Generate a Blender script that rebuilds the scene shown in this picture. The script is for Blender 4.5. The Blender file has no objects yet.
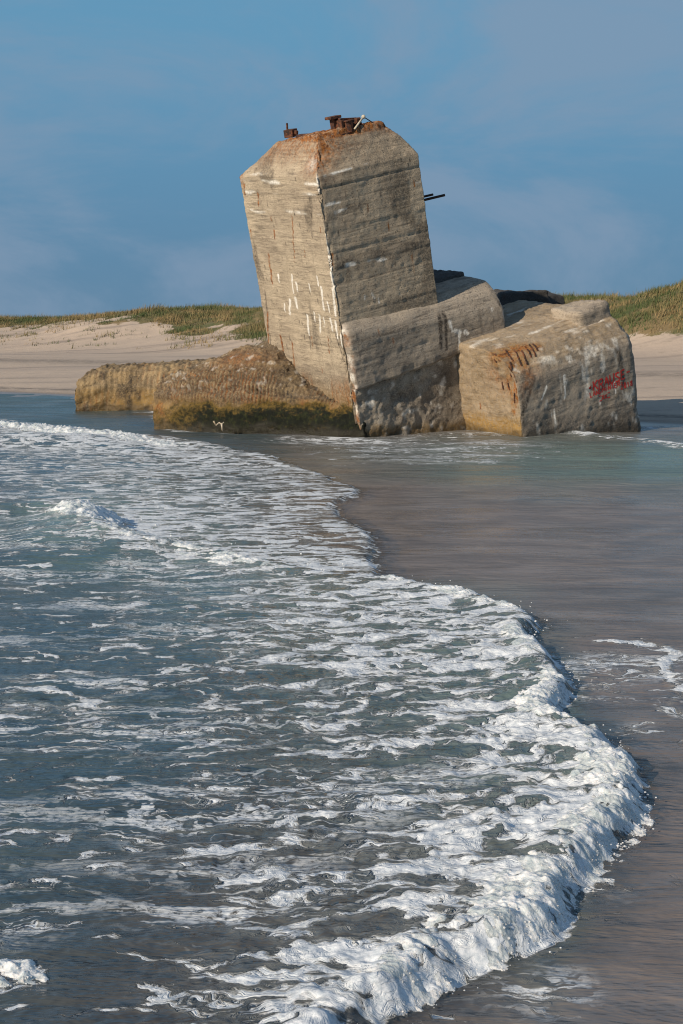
import bpy, bmesh, math, random
import numpy as np
from mathutils import Vector, Matrix
from mathutils.bvhtree import BVHTree

random.seed(7); rng = np.random.default_rng(7)
SC = bpy.context.scene; COL = SC.collection
R_ = math.radians

# ------------------------------------------------------------------ camera
FPX, CX, CY, EYE = 1422.0, 341.5, 512.0, 1.7
PITCH = math.atan((512 - 335) / FPX)
cam = bpy.data.cameras.new('camera'); co = bpy.data.objects.new('camera', cam); COL.objects.link(co)
cam.sensor_fit = 'VERTICAL'; cam.sensor_height = 36; cam.sensor_width = 24; cam.lens = FPX * 36 / 1024
cam.clip_start = 0.05; cam.clip_end = 5000
co.location = (0, 0, EYE); co.rotation_euler = (math.pi / 2 - PITCH, 0, 0)
SC.camera = co

# ------------------------------------------------------------------ light
SUN_EL, SUN_ROT = R_(25), R_(226)          # low sun, behind the camera on the left
w = bpy.data.worlds.new('World'); SC.world = w; w.use_nodes = True
nt = w.node_tree; nt.nodes.clear()
def wn(t, **k):
    n = nt.nodes.new(t)
    for a, b in k.items(): setattr(n, a, b)
    return n
sky = wn('ShaderNodeTexSky', sky_type='NISHITA', sun_disc=False, sun_elevation=SUN_EL, sun_rotation=SUN_ROT,
         altitude=0, air_density=0.8, dust_density=0.0, ozone_density=2.5)
tc = wn('ShaderNodeTexCoord'); mp = wn('ShaderNodeMapping'); mp.inputs['Scale'].default_value = (1.0, 1.0, 2.4); mp.inputs['Location'].default_value = (3.3, .2, .9)
nt.links.new(tc.outputs['Generated'], mp.inputs['Vector'])
n1 = wn('ShaderNodeTexNoise'); n1.inputs['Scale'].default_value = 4.5; n1.inputs['Detail'].default_value = 8; n1.inputs['Roughness'].default_value = 0.58
n1.inputs['Distortion'].default_value = 0.4
nt.links.new(mp.outputs[0], n1.inputs['Vector'])
cr = wn('ShaderNodeMapRange', interpolation_type='SMOOTHSTEP'); cr.inputs['From Min'].default_value = 0.40; cr.inputs['From Max'].default_value = 0.62
cr.inputs['To Max'].default_value = 0.75
nt.links.new(n1.outputs[0], cr.inputs['Value'])
sep = wn('ShaderNodeSeparateXYZ'); nt.links.new(tc.outputs['Generated'], sep.inputs[0])
lo = wn('ShaderNodeMapRange', interpolation_type='SMOOTHSTEP'); lo.inputs['From Min'].default_value = 0.75; lo.inputs['From Max'].default_value = 0.15
lo.inputs['To Max'].default_value = 0.95
nt.links.new(sep.outputs['Z'], lo.inputs['Value'])
mx0 = wn('ShaderNodeMix', data_type='RGBA'); mx = wn('ShaderNodeMix', data_type='RGBA')
nt.links.new(lo.outputs[0], mx0.inputs['Factor']); nt.links.new(sky.outputs[0], mx0.inputs['A'])
rp = wn('ShaderNodeValToRGB'); rp.color_ramp.interpolation = 'EASE'                    # clean blue above, greyer towards the horizon
for i_, (p_, c_) in enumerate(((0.0, (.096, .212, .350)), (.22, (.122, .310, .480)))):
    e_ = rp.color_ramp.elements[i_]; e_.position = p_; e_.color = (*c_, 1)
nt.links.new(sep.outputs['Z'], rp.inputs[0])
sc10 = wn('ShaderNodeVectorMath', operation='SCALE'); sc10.inputs['Scale'].default_value = 10.0
nt.links.new(rp.outputs[0], sc10.inputs[0]); nt.links.new(sc10.outputs[0], mx0.inputs['B'])
nt.links.new(cr.outputs[0], mx.inputs['Factor']); nt.links.new(mx0.outputs['Result'], mx.inputs['A'])
mx.inputs['B'].default_value = (2.2, 3.15, 4.4, 1)        # thin lilac-grey cloud
bg = wn('ShaderNodeBackground'); bg.inputs['Strength'].default_value = 0.1
nt.links.new(mx.outputs['Result'], bg.inputs['Color'])
wo = wn('ShaderNodeOutputWorld'); nt.links.new(bg.outputs[0], wo.inputs['Surface'])

sl = bpy.data.lights.new('sun', 'SUN'); so = bpy.data.objects.new('sun', sl); COL.objects.link(so)
sl.energy = 4.8; sl.angle = R_(0.53); sl.color = (1.0, 0.86, 0.68)
SD = Vector((math.sin(SUN_ROT) * math.cos(SUN_EL), math.cos(SUN_ROT) * math.cos(SUN_EL), math.sin(SUN_EL)))
so.rotation_euler = SD.to_track_quat('Z', 'Y').to_euler(); so.location = (-20, -20, 30)

SC.view_settings.view_transform = 'Standard'; SC.view_settings.look = 'None'
SC.view_settings.exposure = 0.0; SC.view_settings.gamma = 1
SC.render.engine = 'CYCLES'
SC.cycles.max_bounces = 5; SC.cycles.diffuse_bounces = 3; SC.cycles.glossy_bounces = 3
SC.cycles.use_denoising = True; SC.cycles.filter_width = 1.1

# ------------------------------------------------------------------ numeric helpers
cp, sp_ = math.cos(PITCH), math.sin(PITCH)
def ground(px, py, z=0.0):
    """where the sight line of a photo pixel meets the level z (used to survey the place)"""
    a, b = (px - CX) / FPX, (py - CY) / FPX
    d = np.array([a, cp - b * sp_, -sp_ - b * cp])
    t = (z - EYE) / d[2]
    return np.array([0, 0, EYE]) + d * t
def at(px, py, dist):
    a, b = (px - CX) / FPX, (py - CY) / FPX
    d = np.array([a, cp - b * sp_, -sp_ - b * cp])
    return np.array([0, 0, EYE]) + d * dist / d[1]
def gxy(pts): return np.array([ground(*p)[:2] for p in pts])
def sstep(a, b, x):
    t = np.clip((x - a) / (b - a), 0, 1); return t * t * (3 - 2 * t)
def _h(ix, iy, iz, seed):
    n = (ix.astype(np.int64) * 374761393 + iy.astype(np.int64) * 668265263 + iz.astype(np.int64) * 2147483647 + seed * 974634541) & 0xFFFFFFFF
    n = ((n ^ (n >> 13)) * 1274126177) & 0xFFFFFFFF
    n = ((n ^ (n >> 16)) * 2246822519) & 0xFFFFFFFF
    return ((n ^ (n >> 15)) & 0xFFFFFF) / float(0xFFFFFF)
def vnoise(p, seed=0):
    """value noise, -1..1, p is N x 3"""
    i = np.floor(p).astype(np.int64); f = p - i; f = f * f * f * (f * (f * 6 - 15) + 10)
    x, y, z = i.T; fx, fy, fz = f.T
    out = 0
    for dx in (0, 1):
        for dy in (0, 1):
            for dz in (0, 1):
                out = out + _h(x + dx, y + dy, z + dz, seed) * (fx if dx else 1 - fx) * (fy if dy else 1 - fy) * (fz if dz else 1 - fz)
    return out * 2 - 1
def fbm(p, oct=4, seed=0, gain=0.5):
    out = 0; a = 1; tot = 0; rot = np.array([[.80, .36, -.48], [-.6, .48, -.64], [0, .8, .6]])
    for k in range(oct):
        out = out + a * vnoise(p, seed + k * 17); tot += a; a *= gain; p = p @ rot * 2.03
    return out / tot
def worley(p, seed=0):
    i = np.floor(p).astype(np.int64); f = p - i; best = np.full(len(p), 9.0)
    for dx in (-1, 0, 1):
        for dy in (-1, 0, 1):
            for dz in (-1, 0, 1):
                x, y, z = i[:, 0] + dx, i[:, 1] + dy, i[:, 2] + dz
                q = np.stack([dx + _h(x, y, z, seed), dy + _h(x, y, z, seed + 1), dz + _h(x, y, z, seed + 2)], 1) - f
                best = np.minimum(best, (q * q).sum(1))
    return np.sqrt(best)
def p3(x, y, z=0.0): return np.stack([x, y, np.zeros_like(x) + z], 1)
def seg_dist(xy, poly):
    best = np.full(len(xy), 1e9); arc = np.zeros(len(xy)); L0 = 0
    for a, b in zip(poly[:-1], poly[1:]):
        d = b - a; l2 = (d * d).sum(); t = np.clip(((xy - a) @ d) / l2, 0, 1)
        e = ((xy - a - t[:, None] * d) ** 2).sum(1); m = e < best
        best[m] = e[m]; arc[m] = L0 + t[m] * math.sqrt(l2); L0 += math.sqrt(l2)
    return np.sqrt(best), arc
def inside(xy, poly):
    c = np.zeros(len(xy), bool); x, y = xy.T
    for a, b in zip(poly, np.roll(poly, -1, 0)):
        m = ((a[1] > y) != (b[1] > y))
        with np.errstate(divide='ignore', invalid='ignore'):
            xi = (b[0] - a[0]) * (y - a[1]) / (b[1] - a[1] + 1e-12) + a[0]
        c ^= m & (x < xi)
    return c

# ------------------------------------------------------------------ object helpers
def mesh_np(name, verts, quads, mat=None, attrs=None, parent=None, smooth=True, tris=None):
    me = bpy.data.meshes.new(name); verts = np.asarray(verts, np.float32)
    me.vertices.add(len(verts)); me.vertices.foreach_set('co', verts.ravel())
    fs = []
    if quads is not None and len(quads): fs.append(np.asarray(quads, np.int32))
    if tris is not None and len(tris): fs.append(np.asarray(tris, np.int32))
    nl = sum(f.size for f in fs); npoly = sum(len(f) for f in fs)
    me.loops.add(nl); me.polygons.add(npoly)
    me.loops.foreach_set('vertex_index', np.concatenate([f.ravel() for f in fs]))
    st = []; o = 0
    for f in fs:
        st.append(o + np.arange(len(f)) * f.shape[1]); o += f.size
    me.polygons.foreach_set('loop_start', np.concatenate(st).astype(np.int32))
    me.update(calc_edges=True)
    if smooth: me.shade_smooth()
    for k, v in (attrs or {}).items():
        a = me.attributes.new(k, 'FLOAT', 'POINT'); a.data.foreach_set('value', np.asarray(v, np.float32))
    if mat: me.materials.append(mat)
    ob = bpy.data.objects.new(name, me); COL.objects.link(ob)
    if parent: ob.parent = parent
    return ob
def grid_quads(nr, nc):
    i = np.arange(nr * nc).reshape(nr, nc)
    return np.stack([i[:-1, :-1], i[:-1, 1:], i[1:, 1:], i[1:, :-1]], -1).reshape(-1, 4)
def tag(o, label=None, cat=None, group=None, kind=None):
    for k, v in (('label', label), ('category', cat), ('group', group), ('kind', kind)):
        if v: o[k] = v
    return o
def empty(name, loc=(0, 0, 0), mw=None):
    o = bpy.data.objects.new(name, None); COL.objects.link(o)
    if mw is not None: o.matrix_world = mw
    else: o.location = loc
    return o
def from_bm(name, bm, mat, parent=None, smooth=False):
    me = bpy.data.meshes.new(name); bm.to_mesh(me); bm.free()
    if smooth: me.shade_smooth()
    if mat: me.materials.append(mat)
    o = bpy.data.objects.new(name, me); COL.objects.link(o)
    if parent: o.parent = parent
    return o

# ------------------------------------------------------------------ node helpers
class NT:
    def __init__(s, name):
        s.m = bpy.data.materials.new(name); s.m.use_nodes = True; s.t = s.m.node_tree; s.t.nodes.clear()
        s.out = s.n('ShaderNodeOutputMaterial')
    def n(s, t, ins=None, **k):
        nd = s.t.nodes.new(t)
        for a, b in k.items(): setattr(nd, a, b)
        for a, b in (ins or {}).items():
            if hasattr(b, 'is_linked') or hasattr(b, 'links'): s.t.links.new(b, nd.inputs[a])
            else: nd.inputs[a].default_value = b
        return nd
    def attr(s, name): return s.n('ShaderNodeAttribute', attribute_name=name).outputs['Fac']
    def obj(s, scale=(1, 1, 1), loc=(0, 0, 0)):
        c = s.n('ShaderNodeTexCoord')
        return s.n('ShaderNodeMapping', {'Vector': c.outputs['Object'], 'Scale': scale, 'Location': loc}).outputs[0]
    def noise(s, vec, scale, detail=4, rough=0.55, dist=0.0):
        return s.n('ShaderNodeTexNoise', {'Vector': vec, 'Scale': scale, 'Detail': detail, 'Roughness': rough, 'Distortion': dist}).outputs[0]
    def vor(s, vec, scale, feature='F1', rnd=1.0):
        return s.n('ShaderNodeTexVoronoi', {'Vector': vec, 'Scale': scale, 'Randomness': rnd}, feature=feature).outputs['Distance']
    def rng(s, v, a, b, c=0.0, d=1.0, smooth=True):
        return s.n('ShaderNodeMapRange', {'Value': v, 'From Min': a, 'From Max': b, 'To Min': c, 'To Max': d},
                   interpolation_type='SMOOTHSTEP' if smooth else 'LINEAR').outputs[0]
    def math(s, op, a, b=0.0, clamp=False):
        return s.n('ShaderNodeMath', {0: a, 1: b}, operation=op, use_clamp=clamp).outputs[0]
    def mix(s, f, a, b):
        return s.n('ShaderNodeMix', {'Factor': f, 'A': a, 'B': b}, data_type='RGBA').outputs['Result']
    def bump(s, h, strength, dist, normal=None):
        d = {'Height': h, 'Strength': strength, 'Distance': dist}
        if normal is not None: d['Normal'] = normal
        return s.n('ShaderNodeBump', d).outputs[0]
    def surf(s, **k):
        p = s.n('ShaderNodeBsdfPrincipled', k); s.t.links.new(p.outputs[0], s.out.inputs['Surface']); return s.m
def c4(r, g, b): return (r, g, b, 1.0)

# ------------------------------------------------------------------ materials
def concrete(name, warm, dark, board=1.0, pit=1.0, rough=1.0):
    k = NT(name)
    v = k.obj()
    big = k.noise(v, 0.9, 5, 0.6)
    band = k.noise(k.obj((0.10, 0.10, 1)), 10.0, 4, 0.62, 0.25)
    band2 = k.noise(k.obj((0.07, 0.07, 1)), 30.0, 4, 0.62, 0.25)
    drip = k.noise(k.obj((1, 1, 0.10)), 9.0, 4, 0.6)
    mid = k.noise(v, 7.0, 6, 0.65)
    fine = k.noise(v, 55.0, 4, 0.7)
    pits = k.rng(k.vor(v, 21.0), 0.05, 0.20)
    agg = k.vor(v, 48.0)
    band3 = k.noise(k.obj((0.06, 0.06, 1)), 75.0, 3, 0.6, 0.2)
    lt = tuple(min(1, 1.30 * x) for x in warm)
    bm_ = k.math('MULTIPLY', k.rng(k.noise(v, 1.7, 4, 0.6), 0.38, 0.60, 0.40, 1.25), board)
    col = k.mix(k.rng(big, 0.36, 0.66), c4(*warm), c4(*dark))
    col = k.mix(k.math('MULTIPLY', k.rng(band, 0.52, 0.68), k.math('MULTIPLY', bm_, 0.40)), col, c4(*lt))
    col = k.mix(k.math('MULTIPLY', k.rng(band, 0.48, 0.34), k.math('MULTIPLY', bm_, 0.50)), col, c4(*[0.55 * x for x in dark]))
    col = k.mix(k.math('MULTIPLY', k.rng(band2, 0.47, 0.36), k.math('MULTIPLY', bm_, 0.55)), col, c4(*[0.45 * x for x in dark]))
    col = k.mix(k.math('MULTIPLY', k.rng(band2, 0.56, 0.66), k.math('MULTIPLY', bm_, 0.35)), col, c4(*lt))
    col = k.mix(k.math('MULTIPLY', k.rng(band3, 0.47, 0.36), k.math('MULTIPLY', bm_, 0.35)), col, c4(*[0.5 * x for x in dark]))
    col = k.mix(k.math('MULTIPLY', k.rng(drip, 0.55, 0.72), 0.45), col, c4(*[0.5 * x for x in dark]))
    col = k.mix(k.math('MULTIPLY', k.rng(mid, 0.53, 0.72), min(.8, 0.4 * rough)), col, c4(*[0.5 * x for x in dark]))
    col = k.mix(k.math('MULTIPLY', k.rng(fine, 0.53, 0.68), 0.42 * rough), col, c4(*[min(1, 1.5 * x) for x in warm]))
    col = k.mix(k.math('MULTIPLY', k.rng(fine, 0.47, 0.34), min(.85, 0.50 * rough)), col, c4(*[0.45 * x for x in dark]))
    col = k.mix(k.math('MULTIPLY', k.math('SUBTRACT', 1.0, pits), 0.6 * pit), col, c4(0.06, 0.05, 0.04))
    # weathering masks on the mesh, plus recess shade painted into 'dark', broken up by noise
    brk = k.rng(k.noise(k.obj((1, 1, 0.5)), 16.0, 5, 0.7), 0.35, 0.62)
    brk2 = k.rng(k.noise(v, 26.0, 4, 0.7), 0.3, 0.62)
    def mask(nm, b, gain=1.0):
        return k.math('MULTIPLY', k.attr(nm), k.math('ADD', k.math('MULTIPLY', b, 0.75 * gain), 0.25 * gain), True)
    rustc = k.mix(k.rng(k.noise(v, 22.0, 4, 0.6), 0.35, 0.65), c4(0.36, 0.14, 0.035), c4(0.12, 0.042, 0.015))
    col = k.mix(mask('ochre', brk2, 1.2), col, c4(0.34, 0.21, 0.07))
    col = k.mix(mask('dark', brk2, 1.2), col, c4(0.055, 0.045, 0.036))
    col = k.mix(mask('rust', brk, 1.5), col, rustc)
    col = k.mix(mask('white', brk2, 2.2), col, c4(0.80, 0.76, 0.68))
    # weed: black-green film low down, breaking up into ochre slime above it
    blk = k.mix(k.rng(k.noise(v, 13.0, 5, 0.7), 0.45, 0.75), c4(0.007, 0.009, 0.005), c4(0.030, 0.036, 0.010))
    och = k.mix(k.rng(k.noise(v, 20.0, 5, 0.7), 0.38, 0.66), c4(0.15, 0.095, 0.022), c4(0.045, 0.036, 0.012))
    nz = k.math('SUBTRACT', k.noise(k.obj((1, 1, 1.6)), 6.0, 7, 0.72), 0.5)
    a1 = k.math('ADD', k.attr('algae'), k.math('MULTIPLY', nz, 1.3))
    col = k.mix(k.rng(a1, 0.08, 0.50), col, och)
    col = k.mix(k.rng(k.math('ADD', k.attr('algae'), k.math('MULTIPLY', nz, 1.7)), 0.50, 0.90), col, blk)
    wet = k.attr('wet')
    col = k.mix(k.math('MULTIPLY', wet, 0.62), col, c4(0.035, 0.028, 0.018))
    h = k.math('ADD', k.math('MULTIPLY', mid, 0.5 * rough), k.math('MULTIPLY', fine, 0.35))
    h = k.math('ADD', h, k.math('MULTIPLY', band2, k.math('MULTIPLY', bm_, 0.4)))
    h = k.math('ADD', h, k.math('MULTIPLY', pits, 0.5 * pit))
    h = k.math('ADD', h, k.math('MULTIPLY', k.noise(v, 140.0, 2, 0.6), 0.2))
    h = k.math('ADD', h, k.math('MULTIPLY', band3, k.math('MULTIPLY', bm_, 0.15)))
    nrm = k.bump(h, 1.0, 0.032)
    return k.surf(**{'Base Color': col, 'Roughness': k.rng(wet, 0, 1, 0.9, 0.35), 'Normal': nrm, 'Specular IOR Level': 0.3})
CONC = concrete('board_marked_concrete', (0.50, 0.41, 0.295), (0.37, 0.30, 0.22))
CONC_G = concrete('grey_concrete', (0.41, 0.345, 0.27), (0.26, 0.222, 0.178), 0.9, 1.0)
CONC_R = concrete('broken_concrete', (0.42, 0.36, 0.28), (0.22, 0.185, 0.145), 0.1, 1.3, 1.6)
CONC_D = concrete('shade_dark_concrete', (0.09, 0.085, 0.08), (0.05, 0.047, 0.045), 0.1, 1.0, 1.4)  # dark colour carries the shade that the far chunks and collapsed roof lie in
CONC_Y = concrete('eroded_concrete', (0.42, 0.325, 0.205), (0.18, 0.135, 0.085), 0.0, 1.4, 2.2)

def rust_mat():
    k = NT('rusty_iron'); v = k.obj()
    n = k.noise(v, 14.0, 5, 0.65); n2 = k.noise(v, 60.0, 3, 0.6)
    col = k.mix(k.rng(n, 0.4, 0.62), c4(0.028, 0.015, 0.012), c4(0.15, 0.052, 0.022))
    col = k.mix(k.rng(n2, 0.55, 0.75), col, c4(0.26, 0.105, 0.045))
    return k.surf(**{'Base Color': col, 'Roughness': 0.9, 'Normal': k.bump(n2, 0.8, 0.01)})
RUST = rust_mat()
def flat_mat(name, a, b, rough=0.8, scale=20):
    k = NT(name); n = k.noise(k.obj(), scale, 4, 0.6)
    return k.surf(**{'Base Color': k.mix(k.rng(n, 0.35, 0.65), c4(*a), c4(*b)), 'Roughness': rough, 'Normal': k.bump(n, 0.5, 0.01)})
DARKIRON = flat_mat('dark_iron', (0.02, 0.016, 0.014), (0.06, 0.03, 0.02))
PALEROD = flat_mat('bleached_rope', (0.62, 0.56, 0.44), (0.45, 0.38, 0.28))
WOOD = flat_mat('bleached_wood', (0.55, 0.48, 0.38), (0.36, 0.27, 0.18))
def paint_mat():
    k = NT('red_spray_paint'); v = k.obj(); n = k.noise(v, 40.0, 4, 0.7)
    return k.surf(**{'Base Color': k.mix(k.rng(n, 0.4, 0.65), c4(0.56, 0.028, 0.022), c4(0.40, 0.03, 0.024)), 'Roughness': 0.85, 'Alpha': k.rng(k.noise(v, 24.0, 4, 0.7), 0.30, 0.46, 0.45, 1.0)})
PAINT = paint_mat()

def sand_mat():
    k = NT('sand'); g = k.n('ShaderNodeNewGeometry').outputs['Position']
    sx = k.n('ShaderNodeMapping', {'Vector': g, 'Scale': (0.25, 1.0, 1.0), 'Rotation': (0, 0, 0.74)}).outputs[0]
    big = k.noise(sx, 0.16, 5, 0.6); mid = k.noise(g, 1.3, 5, 0.65); fine = k.noise(g, 14.0, 3, 0.7)
    st = k.n('ShaderNodeMapping', {'Vector': g, 'Scale': (0.10, 1.0, 1.0), 'Rotation': (0, 0, 0.76)}).outputs[0]
    stripe = k.noise(st, 0.55, 4, 0.6)
    col = k.mix(k.rng(big, 0.35, 0.65), c4(0.50, 0.395, 0.30), c4(0.42, 0.335, 0.265))
    col = k.mix(k.math('MULTIPLY', k.rng(stripe, 0.53, 0.66), 0.7), col, c4(0.25, 0.20, 0.165))
    col = k.mix(k.math('MULTIPLY', k.rng(mid, 0.54, 0.72), 0.45), col, c4(0.27, 0.215, 0.165))
    col = k.mix(k.math('MULTIPLY', k.rng(fine, 0.6, 0.72), 0.4), col, c4(0.14, 0.115, 0.095))
    wr = k.math('MULTIPLY', k.attr('wrack'), k.rng(k.noise(g, 2.2, 4, 0.7), 0.36, 0.56))
    col = k.mix(wr, col, c4(0.09, 0.075, 0.06))
    gs = k.math('ADD', k.attr('grassy'), k.math('MULTIPLY', k.math('SUBTRACT', k.noise(g, 0.9, 5, 0.7), 0.5), 1.4))
    gcol = k.mix(k.rng(k.noise(g, 0.35, 4, 0.6), 0.38, 0.62), c4(0.085, 0.095, 0.03), c4(0.21, 0.15, 0.07))
    col = k.mix(k.rng(gs, 0.42, 0.6), col, gcol)
    wet = k.attr('wet')
    col = k.mix(k.math('MULTIPLY', wet, 0.75), col, c4(0.13, 0.10, 0.075))
    h = k.math('ADD', k.math('MULTIPLY', mid, 1.0), k.math('MULTIPLY', fine, 0.15))
    return k.surf(**{'Base Color': col, 'Roughness': k.rng(wet, 0.3, 1, 0.95, 0.28), 'Normal': k.bump(h, 0.5, 0.12)})
SAND = sand_mat()

def water_mat():
    k = NT('sea_water'); g = k.n('ShaderNodeNewGeometry').outputs['Position']
    foam = k.attr('foam'); sandy = k.attr('sandy'); teal = k.attr('teal'); calm = k.attr('calm'); wisp = k.attr('wisp')
    # ---- lace of foam: warped cells at three sizes
    wv = k.n('ShaderNodeTexNoise', {'Vector': g, 'Scale': 2.6, 'Detail': 4, 'Roughness': 0.6}).outputs['Color']
    off = k.n('ShaderNodeVectorMath', {0: wv, 1: (0.5, 0.5, 0.5)}, operation='SUBTRACT').outputs[0]
    off = k.n('ShaderNodeVectorMath', {0: off, 'Scale': 0.42}, operation='SCALE').outputs[0]
    wp = k.n('ShaderNodeVectorMath', {0: g, 1: off}, operation='ADD').outputs[0]
    wp = k.n('ShaderNodeMapping', {'Vector': wp, 'Scale': (0.48, 1.0, 0.0), 'Rotation': (0, 0, -0.10)}).outputs[0]
    e1 = k.vor(wp, 5.2, 'DISTANCE_TO_EDGE'); e2 = k.vor(wp, 13.0, 'DISTANCE_TO_EDGE'); 
    l1 = k.rng(e1, 0.0, 0.26, 1.0, 0.0, False); l2 = k.rng(e2, 0.0, 0.34, 1.0, 0.0, False)
    pn = k.noise(wp, 7.5, 7, 0.66, 0.6)
    fn = k.noise(wp, 26.0, 4, 0.7, 0.4)
    lace = k.math('ADD', k.math('MULTIPLY', l1, 0.26), k.math('MULTIPLY', l2, 0.16))
    lace = k.math('ADD', lace, k.math('MULTIPLY', k.rng(pn, 0.28, 0.72, 0, 1, False), 0.62))
    lace = k.math('ADD', lace, k.math('MULTIPLY', k.math('SUBTRACT', fn, 0.5), 0.34))      # about 0..1.1
    thr = k.rng(foam, 0.0, 1.0, 0.80, 0.33, False)
    fm = k.rng(k.math('SUBTRACT', lace, thr), -0.005, 0.085)
    fm = k.math('MULTIPLY', fm, k.rng(foam, 0.03, 0.12))
    soft = k.math('MULTIPLY', k.rng(k.math('SUBTRACT', lace, thr), -0.26, 0.12), k.rng(foam, 0.05, 0.5, 0, 0.32))
    fm = k.math('MAXIMUM', fm, wisp)
    wq = k.n('ShaderNodeMapping', {'Vector': k.n('ShaderNodeVectorMath', {0: g, 1: off}, operation='ADD').outputs[0], 'Scale': (0.24, 1.0, 0.0), 'Rotation': (0, 0, -0.06)}).outputs[0]
    ff = k.noise(wq, 3.0, 4, 0.55, 0.35); fg = k.noise(wq, 7.5, 4, 0.55, 0.3)
    wdt = k.rng(k.noise(wq, 5.0, 3, 0.6), 0.35, 0.68, 0.004, 0.060)
    fil = k.rng(k.math('DIVIDE', k.math('ABSOLUTE', k.math('SUBTRACT', ff, 0.5)), wdt), 1.0, 0.55)
    fi2 = k.rng(k.math('DIVIDE', k.math('ABSOLUTE', k.math('SUBTRACT', fg, 0.5)), wdt), 1.0, 0.5)
    fil = k.math('MAXIMUM', fil, k.math('MULTIPLY', fi2, 0.8))
    fil = k.math('MULTIPLY', fil, k.math('MULTIPLY', k.rng(k.noise(wq, 1.6, 3, 0.6), 0.45, 0.60), k.math('MULTIPLY', k.rng(foam, 0.05, 0.25), k.rng(foam, 0.70, 0.40))))
    fil = k.math('MULTIPLY', fil, k.rng(k.noise(g, 38.0, 3, 0.7), 0.30, 0.55))
    fb0 = fm
    fm = k.math('MAXIMUM', fm, k.math('MULTIPLY', fil, 0.85))
    # ---- ripples
    r1 = k.n('ShaderNodeMapping', {'Vector': g, 'Scale': (0.30, 1.0, 1.0), 'Rotation': (0, 0, 0.10)}).outputs[0]
    rip = k.noise(r1, 5.5, 4, 0.62, 0.5); rip2 = k.noise(r1, 21.0, 3, 0.6, 0.4); rip3 = k.noise(r1, 1.5, 3, 0.55, 0.3)
    hw = k.math('ADD', k.math('MULTIPLY', rip, 0.065), k.math('MULTIPLY', rip2, 0.016))
    hw = k.math('ADD', hw, k.math('MULTIPLY', rip3, 0.10))
    hw = k.math('MULTIPLY', hw, calm)
    hw = k.math('MULTIPLY', hw, k.math('SUBTRACT', 1.0, k.math('MULTIPLY', fb0, 0.85)))
    hs_ = k.math('MULTIPLY', k.rng(k.math('SUBTRACT', lace, thr), -0.12, 0.30), k.rng(foam, 0.05, 0.3))
    hf = k.math('MULTIPLY', hs_, k.math('ADD', 0.35, k.math('MULTIPLY', k.noise(g, 14.0, 2, 0.5), 1.6)))
    fb = k.noise(g, 60.0, 4, 0.7)
    hw2 = k.math('ADD', hw, k.math('MULTIPLY', hf, 0.012))
    hw2 = k.math('ADD', hw2, k.math('MULTIPLY', k.math('MULTIPLY', fb, fb0), 0.0025))
    nrm = k.bump(hw2, 0.9, 1.0)
    # ---- colour of the body of water (turbid: sand held in it)
    deep = k.mix(k.rng(k.noise(r1, 0.9, 4, 0.6), 0.35, 0.65), c4(0.047, 0.076, 0.090), c4(0.064, 0.090, 0.096))
    sandc = k.mix(k.rng(k.noise(k.n('ShaderNodeMapping', {'Vector': g, 'Scale': (0.6, 1.0, 1.0)}).outputs[0], 2.2, 6, 0.66, 0.5), 0.36, 0.64), c4(0.220, 0.186, 0.168), c4(0.145, 0.124, 0.114))
    sands = k.mix(k.rng(k.noise(r1, 2.0, 5, 0.65, 0.4), 0.36, 0.64), c4(0.105, 0.086, 0.074), c4(0.050, 0.044, 0.042))
    sandc = k.mix(k.attr('film'), sands, sandc)
    col = k.mix(sandy, deep, sandc)
    col = k.mix(teal, col, c4(0.145, 0.215, 0.185))
    col = k.mix(soft, col, c4(0.34, 0.39, 0.40))
    foamc = k.mix(k.rng(fb, 0.35, 0.65), c4(0.80, 0.82, 0.84), c4(0.60, 0.65, 0.69))
    col = k.mix(fm, col, foamc)
    return k.surf(**{'Base Color': col, 'Roughness': k.math('ADD', k.math('MULTIPLY', k.math('SUBTRACT', 1.0, fm), k.math('ADD', 0.09, k.math('MULTIPLY', k.attr('film'), k.rng(k.noise(r1, 1.1, 4, 0.6), 0.38, 0.62, 0.30, 0.12)))), k.math('MULTIPLY', fm, 0.6)), 'IOR': 1.33, 'Normal': nrm})
WATER = water_mat()
def crest_mat():
    k = NT('sea_foam'); g = k.n('ShaderNodeNewGeometry').outputs['Position']
    a = k.noise(g, 9.0, 5, 0.62, 0.6); b = k.noise(g, 42.0, 4, 0.7); c = k.vor(g, 70.0)
    glass = k.math('MULTIPLY', k.rng(a, 0.58, 0.40), k.attr('glassy'))
    col = k.mix(k.rng(b, 0.36, 0.62), c4(0.72, 0.77, 0.79), c4(0.88, 0.88, 0.87))
    col = k.mix(k.math('MULTIPLY', glass, 0.6), col, c4(0.30, 0.37, 0.38))
    h = k.math('ADD', b, k.math('MULTIPLY', c, 0.5))
    al = k.rng(k.math('ADD', k.noise(g, 30.0, 5, 0.7), k.math('MULTIPLY', k.math('SUBTRACT', 1.0, k.attr('edge')), 0.6)), 0.50, 0.60)
    return k.surf(**{'Alpha': al, 'Base Color': col, 'Roughness': k.rng(glass, 0, 1, 0.45, 0.12), 'IOR': 1.33, 'Normal': k.bump(h, 0.7, 0.012),
                     'Subsurface Weight': 0.6, 'Subsurface Radius': (0.9, 1.0, 1.1), 'Subsurface Scale': 0.035})
FOAM = crest_mat()
def grass_mat():
    k = NT('marram_grass'); t = k.attr('tone')
    col = k.mix(t, c4(0.055, 0.085, 0.02), c4(0.27, 0.19, 0.085))
    return k.surf(**{'Base Color': col, 'Roughness': 0.75})
GRASS = grass_mat()

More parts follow.
